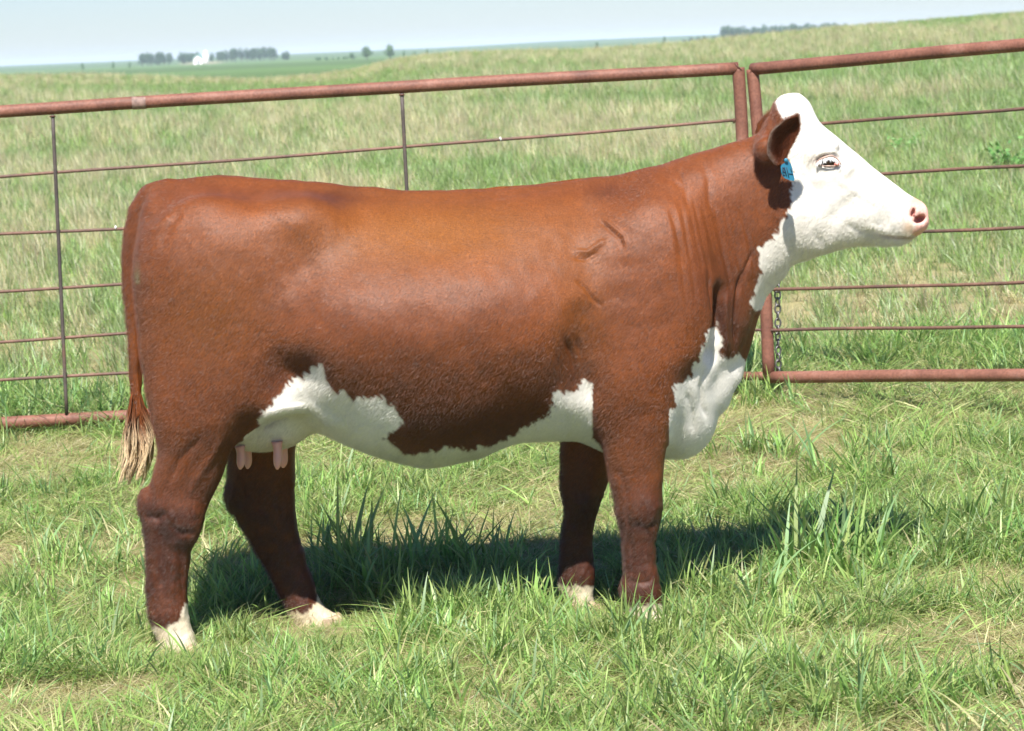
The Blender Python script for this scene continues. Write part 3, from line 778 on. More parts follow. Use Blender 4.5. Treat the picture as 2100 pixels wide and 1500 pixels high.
# ---- coat colours
RED = np.array([0.150, 0.0395, 0.0070]); RED_D = np.array([0.048, 0.0120, 0.0045]); RED_L = np.array([0.205, 0.068, 0.0085])
WHT = np.array([0.80, 0.755, 0.675]); PINK = np.array([0.72, 0.40, 0.33]); TAN = np.array([0.62, 0.40, 0.22]); CREAM = np.array([0.70, 0.64, 0.50])
def coat_colour(V):
    px, py = screen(V)
    rx, ry = screen(V, False)
    far = V[:, 1] > 0
    sd_ = np.where(far, 300.0, 0.0)
    e = 20.0 * (fbm((px * .8 - py * .6) / 5 + sd_, (px * .6 + py * .8) / 22, 61, 2) - 0.5) + 12 * (fbm(px / 26 + sd_, py / 26, 62, 2) - 0.5)
    n1 = fbm(px / 140 + sd_, py / 90, 63, 3)[:, None]; n2 = fbm(px / 22 + sd_, py / 22, 64, 3)[:, None]
    n3 = fbm(px / 3.5, py / 3.5, 65, 2)[:, None]
    c = RED * (0.80 + 0.4 * n1) * (0.85 + 0.3 * n2)
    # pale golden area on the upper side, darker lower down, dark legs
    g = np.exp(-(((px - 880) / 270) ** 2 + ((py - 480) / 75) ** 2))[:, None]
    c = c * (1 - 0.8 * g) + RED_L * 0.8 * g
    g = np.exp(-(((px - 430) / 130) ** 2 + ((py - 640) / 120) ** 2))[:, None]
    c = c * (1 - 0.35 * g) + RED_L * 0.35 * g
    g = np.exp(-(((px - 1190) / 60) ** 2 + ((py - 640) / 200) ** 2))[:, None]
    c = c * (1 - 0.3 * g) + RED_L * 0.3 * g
    for (gx, gy, sx, sy, a) in ((690, 405, 60, 18, .45), (1250, 395, 50, 18, .5), (560, 780, 50, 50, .45), (1440, 770, 40, 30, .3), (1180, 780, 50, 60, .4), (900, 870, 260, 50, .55), (1495, 640, 34, 110, .62), (1440, 560, 30, 90, .25)):  # own dark patches, plus shade painted into flank hollow, behind elbow, under barrel
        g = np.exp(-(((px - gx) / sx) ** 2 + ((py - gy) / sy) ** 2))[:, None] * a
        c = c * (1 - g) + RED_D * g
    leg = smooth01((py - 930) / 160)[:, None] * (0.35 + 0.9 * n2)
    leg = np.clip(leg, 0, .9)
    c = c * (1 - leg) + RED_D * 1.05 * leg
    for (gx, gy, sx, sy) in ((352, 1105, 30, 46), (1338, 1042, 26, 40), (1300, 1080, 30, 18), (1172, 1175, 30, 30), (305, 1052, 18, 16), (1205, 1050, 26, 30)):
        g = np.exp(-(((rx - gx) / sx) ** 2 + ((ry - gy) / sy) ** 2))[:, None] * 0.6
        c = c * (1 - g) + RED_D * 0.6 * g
    c = c * (0.84 + 0.32 * n3)
    white = np.zeros(len(V))
    head = [(1597, 222), (1590, 150), (2000, 150), (2000, 640), (1540, 640), (1542, 618), (1548, 605), (1553, 579), (1561, 554), (1558, 538), (1554, 512), (1574, 499), (1590, 486), (1602, 461), (1609, 442),
            (1620, 426), (1628, 400), (1626, 378), (1623, 352), (1616, 320), (1622, 290), (1612, 246), (1606, 237)]
    bris = [(1472, 664), (1479, 695), (1478, 722), (1494, 744), (1520, 718), (1570, 800), (1500, 970), (1330, 970), (1340, 900), (1383, 832), (1386, 790), (1413, 772), (1436, 730), (1455, 678)]
    chest = [(1199, 780), (1180, 800), (1165, 806), (1152, 802), (1135, 810), (1130, 835), (1111, 858), (1085, 874), (1057, 889), (1018, 910), (980, 920), (934, 932), (900, 1000), (1330, 1000), (1330, 880), (1260, 880), (1235, 850), (1215, 790)]
    belly = [(934, 922), (907, 912), (903, 925), (883, 925), (860, 934), (830, 928), (803, 908), (789, 900), (806, 891), (824, 874), (818, 850), (810, 835), (795, 826), (779, 810), (762, 818), (741, 808), (725, 822), (706, 800), (690, 806),
             (683, 797), (671, 777), (662, 745), (640, 758), (615, 775), (594, 787), (570, 812), (548, 835), (523, 862), (500, 880), (440, 960), (640, 960), (860, 1010), (960, 990), (980, 925)]
    body_part = (ry < 965)
    for poly in (head, bris, chest, belly):
        dd = inpoly(px, py, poly) + e
        white = np.maximum(white, smooth01(0.5 - dd / 6) * ((py < 965) | (px > 1500)))
    # nothing white on the outside of the near legs except their socks
    nearleg = (np.abs(V[:, 1]) > .135)
    white *= ~(nearleg & (px > 1216) & (px < 1372) & (py > 780))
    white *= ~((np.abs(V[:, 1]) > .14) & (px < 500) & (py > 850))
    thigh = inpoly(px, py, [(250, 850), (470, 850), (500, 868), (524, 862), (532, 872), (500, 893), (485, 925), (470, 980), (250, 980)])
    white *= ~((thigh < 2) & (np.abs(V[:, 1]) > .12))
    # far legs, seen between
    white *= ~((V[:, 1] > 0.08) & (ry > 905))
    # socks
    def sock(poly, cond):
        return smooth01(0.5 - (inpoly(rx, ry, poly) + e * 0.6) / 6) * cond
    white = np.maximum(white, sock([(395, 1225), (376, 1245), (368, 1278), (340, 1288), (312, 1283), (290, 1290), (290, 1380), (430, 1380), (430, 1200)], ~far))
    white = np.maximum(white, sock([(648, 1183), (649, 1232), (640, 1248), (622, 1258), (600, 1252), (570, 1262), (570, 1330), (760, 1330), (700, 1180)], far))
    white = np.maximum(white, sock([(1145, 1196), (1160, 1206), (1174, 1204), (1200, 1206), (1230, 1200), (1235, 1300), (1140, 1300)], far))
    white = np.maximum(white, sock([(1260, 1245), (1400, 1240), (1400, 1330), (1260, 1330)], ~far))
    wc = WHT * (0.93 + 0.10 * n2) * (0.93 + .1 * n3)
    lowhead = smooth01((py - 395) / 110)[:, None] * (px > 1540)[:, None] * (px < 1800)[:, None]
    wc = wc * (1 - 0.22 * lowhead) + CREAM * 0.22 * lowhead
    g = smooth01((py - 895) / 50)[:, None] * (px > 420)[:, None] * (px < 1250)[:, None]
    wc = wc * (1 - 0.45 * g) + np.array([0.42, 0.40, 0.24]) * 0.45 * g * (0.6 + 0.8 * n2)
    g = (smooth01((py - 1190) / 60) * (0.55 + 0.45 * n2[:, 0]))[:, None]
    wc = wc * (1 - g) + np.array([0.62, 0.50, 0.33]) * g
    g = np.exp(-(((px - 570) / 90) ** 2 + ((py - 905) / 35) ** 2))[:, None] * 0.5
    wc = wc * (1 - g) + np.array([0.70, 0.55, 0.42]) * g
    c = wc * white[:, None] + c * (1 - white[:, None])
    fur = np.ones(len(V))
    # nose, nostril, lips
    nose = inpoly(px, py, [(1862, 412), (1880, 398), (1925, 420), (1925, 500), (1880, 492), (1868, 478), (1880, 462), (1862, 440), (1862, 425)]) + e * 0.3
    g = smooth01(0.5 - nose / 6)[:, None]
    c = c * (1 - g) + PINK * (0.9 + 0.2 * n2) * g; fur *= 1 - g[:, 0]
    for (gx, gy, sx, sy, col, a) in ((1864, 468, 13, 15, TAN, .75), (1874, 412, 14, 8, TAN, .5), (1884, 449, 8, 6, np.array([.28, .09, .09]), .9), (1874, 440, 4, 7, np.array([.35, .13, .11]), .8),
                                     (1850, 488, 34, 3.5, np.array([.30, .17, .10]), .8), (1815, 484, 20, 3, np.array([.38, .28, .18]), .6), (1699, 331, 25, 10, np.array([.38, .17, .13]), .95)):
        g = np.exp(-(((px - gx) / sx) ** 2 + ((py - gy) / sy) ** 2))[:, None] * a
        c = c * (1 - g) + col * g; fur *= 1 - g[:, 0] * 0.8
    # muck on the buttock beside the tail
    g = np.exp(-(((px - 282) / 5) ** 2 + ((py - 575) / 26) ** 2))[:, None] * 0.85 * (n2 > 0.42)
    c = c * (1 - g) + np.array([0.16, 0.14, 0.06]) * g
    return c, np.clip(fur, 0, 1)

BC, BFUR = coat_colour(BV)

def even(n, l, at, fac):
    """1 + (fac - 1) * (1 - 0.8 * green): white hair varies less than red hair"""
    sp = n.new("ShaderNodeSeparateColor"); l.new(at.outputs["Color"], sp.inputs[0])
    a = n.new("ShaderNodeMath"); a.operation = 'MULTIPLY_ADD'; a.inputs[1].default_value = -1.05; a.inputs[2].default_value = 1.0; a.use_clamp = True
    l.new(sp.outputs[1], a.inputs[0])
    b_ = n.new("ShaderNodeMath"); b_.operation = 'SUBTRACT'; b_.inputs[1].default_value = 1.0; l.new(fac.outputs[0], b_.inputs[0])
    c = n.new("ShaderNodeMath"); c.operation = 'MULTIPLY_ADD'; c.inputs[2].default_value = 1.0
    l.new(b_.outputs[0], c.inputs[0]); l.new(a.outputs[0], c.inputs[1])
    return c.outputs[0]

def body_material():
    mt, n, l, b = mat_new("cow_hide")
    at = n.new("ShaderNodeAttribute"); at.attribute_name = "Col"
    tc = n.new("ShaderNodeTexCoord")
    mp = n.new("ShaderNodeMapping"); mp.vector_type = 'TEXTURE'; mp.inputs["Rotation"].default_value = (0, math.radians(-50), 0); mp.inputs["Scale"].default_value = (1 / 62, 1 / 300, 1 / 380)
    no = n.new("ShaderNodeTexNoise"); no.inputs["Scale"].default_value = 1.0; no.inputs["Detail"].default_value = 5; no.inputs["Roughness"].default_value = 0.6
    no.inputs["Distortion"].default_value = 0.4
    l.new(tc.outputs["Object"], mp.inputs["Vector"]); l.new(mp.outputs[0], no.inputs["Vector"])
    mr = n.new("ShaderNodeMapRange"); mr.inputs[1].default_value = 0.3; mr.inputs[2].default_value = 0.7; mr.inputs[3].default_value = 0.5; mr.inputs[4].default_value = 1.35
    l.new(no.outputs[0], mr.inputs[0])
    mx = n.new("ShaderNodeVectorMath"); mx.operation = 'SCALE'
    l.new(at.outputs["Color"], mx.inputs[0]); l.new(even(n, l, at, mr), mx.inputs[3])
    l.new(mx.outputs[0], b.inputs["Base Color"])
    b.inputs["Roughness"].default_value = 0.5
    b.inputs["Specular IOR Level"].default_value = 0.3
    bu = n.new("ShaderNodeBump"); bu.inputs["Distance"].default_value = 0.0022; bu.inputs["Strength"].default_value = 0.6
    l.new(no.outputs[0], bu.inputs["Height"]); l.new(bu.outputs[0], b.inputs["Normal"])
    return mt

def hair_material(name="cow_hair", rough=0.35, spec=0.72):
    mt, n, l, b = mat_new(name)
    at = n.new("ShaderNodeAttribute"); at.attribute_name = "Col"
    hi = n.new("ShaderNodeHairInfo")
    mr = n.new("ShaderNodeMapRange"); mr.inputs[3].default_value = 0.62; mr.inputs[4].default_value = 1.38
    l.new(hi.outputs["Random"], mr.inputs[0])
    tc = n.new("ShaderNodeTexCoord")
    mp = n.new("ShaderNodeMapping"); mp.vector_type = 'TEXTURE'; mp.inputs["Rotation"].default_value = (0, math.radians(-50), 0); mp.inputs["Scale"].default_value = (1 / 62, 1 / 300, 1 / 380)
    no = n.new("ShaderNodeTexNoise"); no.inputs["Scale"].default_value = 1.0; no.inputs["Detail"].default_value = 4; no.inputs["Distortion"].default_value = 0.5
    l.new(tc.outputs["Object"], mp.inputs["Vector"]); l.new(mp.outputs[0], no.inputs["Vector"])
    m2 = n.new("ShaderNodeMapRange"); m2.inputs[1].default_value = 0.32; m2.inputs[2].default_value = 0.68; m2.inputs[3].default_value = 0.55; m2.inputs[4].default_value = 1.42
    l.new(no.outputs[0], m2.inputs[0])
    mm_ = n.new("ShaderNodeMath"); mm_.operation = 'MULTIPLY'; l.new(mr.outputs[0], mm_.inputs[0]); l.new(m2.outputs[0], mm_.inputs[1])
    mx = n.new("ShaderNodeVectorMath"); mx.operation = 'SCALE'
    l.new(at.outputs["Color"], mx.inputs[0]); l.new(even(n, l, at, mm_), mx.inputs[3])
    l.new(mx.outputs[0], b.inputs["Base Color"])
    b.inputs["Roughness"].default_value = rough
    b.inputs["Specular IOR Level"].default_value = spec
    b.inputs["IOR"].default_value = 1.5
    return mt

body = mesh_np("body", BV, BQ, body_material(), cow)
body.data.materials.append(hair_material())
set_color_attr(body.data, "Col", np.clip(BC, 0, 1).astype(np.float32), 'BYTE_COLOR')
body.data.color_attributes.active_color_index = 0
body.data.color_attributes.render_color_index = 0
vg = body.vertex_groups.new(name="fur")
lev = np.round(BFUR * 8) / 8
for q in np.unique(lev):
    if q > 0: vg.add(np.where(lev == q)[0].tolist(), float(q), 'REPLACE')
ps_mod = body.modifiers.new("coat", 'PARTICLE_SYSTEM')
ps = ps_mod.particle_system
ps.vertex_group_density = "fur"
st = ps.settings
st.type = 'HAIR'
st.count = 800000
st.hair_length = 0.011
st.hair_step = 3
st.render_step = 3
st.display_step = 2
st.emit_from = 'FACE'
st.distribution = 'RAND'
st.use_advanced_hair = True
st.normal_factor = 0.0005
st.object_align_factor = (-0.0013, 0, -0.0010)
st.factor_random = 0.0005
st.material = 2
st.root_radius = 0.20
st.tip_radius = 0.03
st.radius_scale = 0.0022
st.use_hair_bspline = False


# ---- smaller parts of the cow; surf() finds the near skin under a pixel
_spx, _spy = project(to_world(BV))
def surf(px, py, rad=7, far=False):
    m_ = np.hypot(_spx - px, _spy - py) < rad
    m_ &= (BV[:, 1] < 0)
    return float(BV[m_, 1].min()) if m_.any() else -0.1

def uv_ell(c, rx, ry, rz, nu=18, nv=12):
    vs = []; fs = []
    for i in range(nv + 1):
        ph = math.pi * i / nv
        for j in range(nu):
            th = 2 * math.pi * j / nu
            vs.append((c[0] + rx * math.sin(ph) * math.cos(th), c[1] + ry * math.sin(ph) * math.sin(th), c[2] + rz * math.cos(ph)))
    for i in range(nv):
        for j in range(nu):
            k = (j + 1) % nu
            fs.append((i * nu + j, (i + 1) * nu + j, (i + 1) * nu + k, i * nu + k))
    return np.array(vs), fs

M_EYE, _n, _l, _b = mat_new("eyeball")
_b.inputs["Base Color"].default_value = (0.05, 0.028, 0.02, 1); _b.inputs["Roughness"].default_value = 0.12
M_LID = plain_mat("eyelid_skin", (0.40, 0.27, 0.21), 0.5, 0.25, 80)
M_LASH = plain_mat("white_lashes", (0.8, 0.8, 0.78), 0.5, 0.05)
M_TEAT, _n, _l, _b = mat_new("teat_skin")
_b.inputs["Base Color"].default_value = (0.74, 0.37, 0.33, 1); _b.inputs["Roughness"].default_value = 0.45
_b.inputs["Subsurface Weight"].default_value = 0.25; _b.inputs["Subsurface Radius"].default_value = (0.02, 0.006, 0.004); _b.inputs["Subsurface Scale"].default_value = 0.5
M_HOOF = plain_mat("hoof_horn", (0.34, 0.25, 0.16), 0.5, 0.35, 30)

def mirror_y(V, s):
    V = np.array(V, float).copy(); V[:, 1] *= s; return V

eyeY = surf(1697, 318)
for s in (1, -1):
    c = L(1699, 331, eyeY + 0.020)
    v, f = uv_ell(c, .0235, .019, .0180, 24, 16)
    mesh_np("eye", mirror_y(v, s), f, M_EYE, cow)
    up = [(1674, 334), (1681, 328), (1692, 323), (1704, 320), (1715, 325), (1725, 338)]
    lo = [(1674, 333), (1681, 338), (1694, 341), (1708, 341), (1719, 340), (1725, 337)]
    parts = []
    for P, r0 in ((up, .0034), (lo, .0022)):
        t = np.linspace(0, 1, 22); xs = np.linspace(0, 1, len(P))
        px = smooth_interp(t, xs, [p[0] for p in P]); py = smooth_interp(t, xs, [p[1] for p in P])
        Yc = eyeY + 0.013 - 0.0115 * np.sin(t * math.pi) ** 0.7
        pts = np.array([L(a, b_, c_) for a, b_, c_ in zip(px, py, Yc)])
        parts.append(tube(pts, r0 * (0.55 + 0.45 * np.sin(t * math.pi)), 10))
        if P is up: lid = pts
    v, f = join(parts)
    mesh_np("eyelid", mirror_y(v, s), f, M_LID, cow)
    v, f = uv_ell(L(1716, 337, eyeY + 0.004), .0085, .006, .0048)
    o = mesh_np("tear_corner", mirror_y(v, s), f, plain_mat("tear_duct", (0.62, 0.22, 0.16), 0.3), cow)
    parts = []
    rr = np.random.default_rng(5)
    for i in range(120):
        a = rr.uniform(1, 19.2); k = int(a); p = lid[k] * (1 - (a - k)) + lid[k + 1] * (a - k)
        ln = rr.uniform(.012, .024); d = np.array([rr.normal(-.10, .14) + (a - 10) * 0.02, -0.34 + rr.normal(0, .08), -0.95])
        d /= np.linalg.norm(d)
        q = [p, p + d * ln * .5, p + d * ln + np.array([0, -.0015, .0035])]
        parts.append(tube(np.array(q), [.0007, .0006, .00025], 4, False))
    v, f = join(parts)
    mesh_np("eyelashes", mirror_y(v, s), f, M_LASH, cow)

# ---- ears
def ear_mesh(thick=0.006):
    n = 22; mrow = 15
    ss = np.linspace(0, 1, n); k = np.linspace(0, 1, 6)
    U = [(1588, 338), (1573, 312), (1578, 278), (1598, 256), (1620, 243), (1635, 239)]
    Lo = [(1594, 341), (1607, 331), (1618, 310), (1630, 288), (1640, 263), (1637, 240)]
    ux = smooth_interp(ss, k, [p[0] for p in U]); uy = -smooth_interp(ss, k, [-p[1] for p in U])
    lx = smooth_interp(ss, k, [p[0] for p in Lo]); ly = -smooth_interp(ss, k, [-p[1] for p in Lo])
    base = []
    for i, s in enumerate(ss):
        Yc = -0.205 - 0.055 * s ** 0.8
        for t in np.linspace(0, 1, mrow):
            px = ux[i] * (1 - t) + lx[i] * t; py = uy[i] * (1 - t) + ly[i] * t
            cup = 0.032 * math.sin(math.pi * t) ** 0.75 * (1 - s * 0.75) * smooth01(0.25 + s * 3)
            base.append(L(px, py, Yc + cup + 0.012 * (t - 0.5)))
    base = np.array(base).reshape(n, mrow, 3)
    # back face bulges away from the opening
    edge = np.sin(np.linspace(0, 1, mrow) * math.pi)[None, :, None] * np.ones((n, 1, 1))
    back = base + np.array([-0.35, 0.9, 0.1]) * (thick * (0.25 + edge))
    V = np.concatenate([base.reshape(-1, 3), back.reshape(-1, 3)])
    off = n * mrow; Fc = []
    for i in range(n - 1):
        for j in range(mrow - 1):
            a = i * mrow + j
            Fc.append((a, a + 1, a + mrow + 1, a + mrow)); Fc.append((off + a, off + a + mrow, off + a + mrow + 1, off + a + 1))
    for i in range(n - 1):
        a = i * mrow; Fc.append((a, a + mrow, off + a + mrow, off + a)); a += mrow - 1; Fc.append((a, off + a, off + a + mrow, a + mrow))
    for j in range(mrow - 1):
        a = j; Fc.append((a, off + a, off + a + 1, a + 1)); a = (n - 1) * mrow + j; Fc.append((a, a + 1, off + a + 1, off + a))
    rim = np.abs(np.linspace(-1, 1, mrow))[None, :] * np.ones((n, 1))
    s2 = ss[:, None] * np.ones((1, mrow))
    r = np.random.default_rng(3).random((n, mrow))
    inner = (np.array([0.17, 0.052, 0.024]) * (0.6 + 0.6 * r[..., None]))
    g = smooth01((rim - 0.86) / 0.12) * (np.linspace(-1, 1, mrow)[None] < 0) * smooth01((0.8 - s2) / .3)
    g = (g * (0.55 + 0.4 * r))[..., None]
    inner = inner * (1 - g) + np.array([0.62, 0.50, 0.42]) * g
    g = (smooth01((rim - 0.8) / 0.2) * (np.linspace(-1, 1, mrow)[None] > 0) * 0.5)[..., None]
    inner = inner * (1 - g) + np.array([0.34, 0.13, 0.05]) * g
    outer = RED * 1.1 * (0.8 + 0.4 * r[..., None])
    return V, Fc, np.concatenate([inner.reshape(-1, 3), outer.reshape(-1, 3)])

M_EAR = body.data.materials[0]
for s in (1, -1):
    v, f, c = ear_mesh()
    v = mirror_y(v, s)
    if s < 0: v = v + np.array([0.010, 0.0, 0.012]); f = [q[::-1] for q in f]
    e = mesh_np("ear", v, f, M_EAR, cow)
    e.data.materials.append(body.data.materials[1])
    set_color_attr(e.data, "Col", np.clip(c, 0, 1).astype(np.float32), 'BYTE_COLOR')
    e.data.color_attributes.active_color_index = 0
    em = e.modifiers.new("coat", 'PARTICLE_SYSTEM'); es = em.particle_system.settings
    es.type = 'HAIR'; es.count = 14000; es.hair_length = 0.012; es.hair_step = 3; es.render_step = 3; es.emit_from = 'FACE'; es.distribution = 'RAND'
    es.use_advanced_hair = True; es.normal_factor = 0.0010; es.object_align_factor = (0.0012, -0.0005 * s, 0.0020); es.factor_random = 0.0016
    es.material = 2; es.root_radius = 0.16; es.tip_radius = 0.03; es.radius_scale = 0.0022; es.use_hair_bspline = False

# ---- ear tag
M_TAG = plain_mat("blue_tag_plastic", (0.022, 0.15, 0.23), 0.45, 0.12, 30)
M_INK = plain_mat("black_ink", (0.01, 0.02, 0.04), 0.6, 0.05)
tagp = [(1612.5, 326), (1617, 330), (1622.5, 337), (1625, 347), (1627, 357), (1629.5, 367), (1628, 371.5), (1621, 370.5), (1610, 366.5), (1604.5, 361), (1602, 353), (1601, 342), (1603.5, 337.5), (1608.5, 335), (1610.5, 330)]
tY = -0.232
front = np.array([L(px, py, tY + 0.0006 * (px - 1612) - 0.0001 * (py - 350)) for px, py in tagp])
n = len(front)
v = np.concatenate([front, front + np.array([0, 0.0018, 0])])
f = [tuple(range(n - 1, -1, -1)), tuple(range(n, 2 * n))] + [(i, (i + 1) % n, n + (i + 1) % n, n + i) for i in range(n)]
et = mesh_np("ear_tag", v, f, M_TAG, cow, smooth=False)
et['label'] = "blue plastic ear tag with black hand lettering"
strokes = [[(1604.5, 344), (1606.3, 360)], [(1604.5, 344), (1608.3, 345.5), (1607.8, 350.5), (1605.2, 351.5)], [(1605.2, 351.5), (1609.6, 353.5), (1610.2, 359.5), (1606.3, 360)],
           [(1608.6, 343), (1613.6, 362.5)], [(1613.2, 343.5), (1618, 365)], [(1618, 356.3), (1626.2, 357.8)], [(1621.5, 346), (1623.6, 353)]]
parts = []
for st_ in strokes:
    pts = np.array([L(px, py, tY - 0.0015 + 0.0006 * (px - 1612) - 0.0001 * (py - 350)) for px, py in st_])
    parts.append(tube(pts, 0.00105, 6))
v, f = join(parts)
mesh_np("lettering", v, f, M_INK, et)
v, f = uv_ell(L(1612, 329, tY - 0.003), .006, .003, .006)
mesh_np("tag_button", v, f, M_TAG, et)

# ---- teats
for px, yt, yb, Y, r in ((492, 915, 963, -.085, .0125), (507, 918, 962, .045, .0115), (568, 906, 963, -.095, .0135), (580, 912, 960, .05, .0125)):
    t = np.linspace(0, 1, 12)
    pts = np.array([L(px + 2 * math.sin(a * 3), yt + (yb - yt) * a, Y) for a in t])
    rad = r * np.array([1.25, 1.12, 1.02, .98, .97, .98, 1.0, 1.0, .96, .85, .62, .25])
    v, f = tube(pts, rad, 16)
    mesh_np("teat", v, f, M_TEAT, cow)

# ---- hooves: two claws each
def claw(c, ln, wd, ht, yaw):
    vs = []; n = 18
    rings = [(0, 1.0, 1.0), (.25, .97, .98), (.6, .88, .92), (.9, .76, .86), (1, .70, .8)]
    for (h, a, b_) in rings:
        for j in range(n):
            th = 2 * math.pi * j / n
            x = math.cos(th); y = math.sin(th)
            x = np.sign(x) * abs(x) ** .85 * ln * a * (1.15 if x > 0 else .8) - h * ln * .34
            y = np.sign(y) * abs(y) ** .8 * wd * b_ * (1 - .25 * max(0, math.cos(th)))
            vs.append((x, y, h * ht))
    vs = np.array(vs)
    x = vs[:, 0] * math.cos(yaw) - vs[:, 1] * math.sin(yaw); y = vs[:, 0] * math.sin(yaw) + vs[:, 1] * math.cos(yaw)
    vs = np.stack([x, y, vs[:, 2]], 1) + c
    fs = [tuple(range(n - 1, -1, -1)), tuple(range(4 * n, 5 * n))]
    for i in range(4):
        for j in range(n):
            k = (j + 1) % n; fs.append((i * n + j, i * n + k, (i + 1) * n + k, (i + 1) * n + j))
    return vs, fs
for px, Y in ((362, -.19), (672, .20), (1330, -.17), (1198, .16)):
    c0 = L(px, 1200, Y)
    wpos = to_world(c0[None])[0]
    zt = float(H(wpos[0], wpos[1])) - 0.015
    gl = (np.array([wpos[0], wpos[1], zt]) - ROOT) @ RY
    c0[2] = gl[2]
    v, f = join([claw(c0 + np.array([0, -.026, 0]), .052, .027, .055, -.10), claw(c0 + np.array([0, .026, 0]), .052, .027, .055, .10)])
    mesh_np("hoof", v, f, M_HOOF, cow)

# ---- tail switch
def switch():
    rr = np.random.default_rng(9)
    n = 1350; parts = []; cols = []
    yk = [770, 790, 820, 860, 900, 940, 970, 1006]
    lk = [270, 268, 258, 256, 258, 257, 248, 246]; rk = [289, 290, 300, 314, 316, 311, 303, 286]
    locks = rr.random(22)
    lk_wave = rr.uniform(0, 6.28, 22); lk_len = rr.uniform(.62, 1.0, 22)
    for i in range(n):
        li = rr.integers(22); f0 = np.clip(locks[li] + rr.normal(0, .035), 0, 1)
        y0 = rr.uniform(752, 872); y1 = 880 + (1006 - 880) * lk_len[li] * rr.uniform(.82, 1.0)
        Yd = rr.normal(0, .012) + (locks[(li * 7) % 22] - .5) * .045
        t = np.linspace(0, 1, 15)
        py = y0 + (y1 - y0) * t
        l_ = np.interp(py, yk, lk); r2 = np.interp(py, yk, rk)
        env = smooth01(t * 1.5)
        px = (l_ + (r2 - l_) * f0) * env + (280 + (f0 - .5) * 12) * (1 - env)
        px = px + 5.0 * t * np.sin(py / 17 + lk_wave[li]) + 1.0 * t * np.sin(py / 6.5 + i)
        if rr.random() < .02: px = px - 18 * t ** 3
        Yv = Yd * env + .004 * np.sin(py / 14 + lk_wave[li] * 2) * t
        pts = np.array([L(a, b_, c_) for a, b_, c_ in zip(px, py, Yv)])
        parts.append(tube(pts, np.interp(t, [0, .3, .8, 1], [.0009, .0011, .0008, .0002]), 4, False))
        dk = locks[(li * 3) % 22]
        g = smooth01((py - 830 - 45 * dk) / 75)[:, None]
        root = RED * (0.55 + 0.8 * rr.random()); tip = np.array([0.82, 0.62, 0.38]) * (0.6 + 0.7 * dk) * (0.85 + .3 * rr.random())
        cc = root * (1 - g) + tip * g
        cols.append(np.repeat(cc, 4, 0))
    v, f = join(parts)
    o = mesh_np("tail_switch", v, f, body.data.materials[0], cow)
    set_color_attr(o.data, "Col", np.clip(np.concatenate(cols), 0, 1).astype(np.float32), 'BYTE_COLOR')
switch()

# ------------------------------------------------------------------ grass
def tuft(name, n, rad, ln, wd, lean, curl, cols, seed, oneside=0.0, segs=5, flat=0.0, col_tip=None):
    """one tuft of n blades; lean = angle range from upright, curl = further bend to the tip"""
    r = np.random.default_rng(seed)
    V = []; Fq = []; Cc = []; o = 0
    maz = r.uniform(0, 6.28)
    for i in range(n):
        a = r.uniform(0, 6.28); q = rad * math.sqrt(r.random())
        p = np.array([q * math.cos(a), q * math.sin(a), -0.01])
        az = r.uniform(0, 6.28) if r.random() > oneside else maz + r.normal(0, .35)
        le = r.uniform(*ln); w0 = r.uniform(*wd); th = r.uniform(*lean); cu = r.uniform(*curl)
        hz = np.array([math.cos(az), math.sin(az), 0]); up = np.array([0, 0, 1.0])
        fa = az + math.pi / 2 + r.normal(0, .5)
        sd_ = np.array([math.cos(fa), math.sin(fa), r.normal(0, .25)]); sd_ /= np.linalg.norm(sd_)
        col = np.array(cols[r.integers(len(cols))]) * r.uniform(.75, 1.25)
        tip = col if col_tip is None else np.array(col_tip)
        pts = [p]; ang = th
        kink = r.integers(2, segs) if r.random() < .12 else -1
        for k in range(segs):
            ang = min(th + cu * ((k + 1) / segs) ** 1.3 + (0.9 if k >= kink > 0 else 0), 1.62 + flat)
            pts.append(pts[-1] + (hz * math.sin(ang) + up * math.cos(ang)) * le / segs)
        for k in range(segs + 1):
            t = k / segs
            ww = w0 * (0.55 + 0.9 * t if t < .5 else (1.0 if t < .6 else max(0.06, (1 - t) / .42))) * .5
            z = max(pts[k][2], -0.01 if k == 0 else 0.002)
            c_ = np.array([pts[k][0], pts[k][1], z])
            V.append(c_ - sd_ * ww); V.append(c_ + sd_ * ww)
            cc = col * (1 - .35 * t) + tip * .35 * t
            Cc.append(cc); Cc.append(cc)
            if k < segs: Fq.append((o + 2 * k, o + 2 * k + 1, o + 2 * k + 3, o + 2 * k + 2))
        o += 2 * (segs + 1)
    ob = mesh_np(name, np.array(V), np.array(Fq), M_GRASS, None, link=False)
    set_color_attr(ob.data, "Col", np.array(Cc, dtype=np.float32))
    return ob

M_GRASS, n, l, b = mat_new("grass_blades")
at = n.new("ShaderNodeAttribute"); at.attribute_name = "Col"
oi = n.new("ShaderNodeObjectInfo")
hs = n.new("ShaderNodeHueSaturation")
mr = n.new("ShaderNodeMapRange"); mr.inputs[3].default_value = 0.88; mr.inputs[4].default_value = 1.38
mr2 = n.new("ShaderNodeMapRange"); mr2.inputs[3].default_value = 0.485; mr2.inputs[4].default_value = 0.515
l.new(oi.outputs["Random"], mr.inputs[0]); l.new(oi.outputs["Random"], mr2.inputs[0])
l.new(at.outputs["Color"], hs.inputs["Color"]); l.new(mr.outputs[0], hs.inputs["Value"]); l.new(mr2.outputs[0], hs.inputs["Hue"])
l.new(hs.outputs[0], b.inputs["Base Color"])
b.inputs["Roughness"].default_value = 0.42
b.inputs["Specular IOR Level"].default_value = 0.5
tr = n.new("ShaderNodeBsdfTranslucent"); l.new(hs.outputs[0], tr.inputs[0])
ms = n.new("ShaderNodeMixShader"); ms.inputs[0].default_value = 0.5
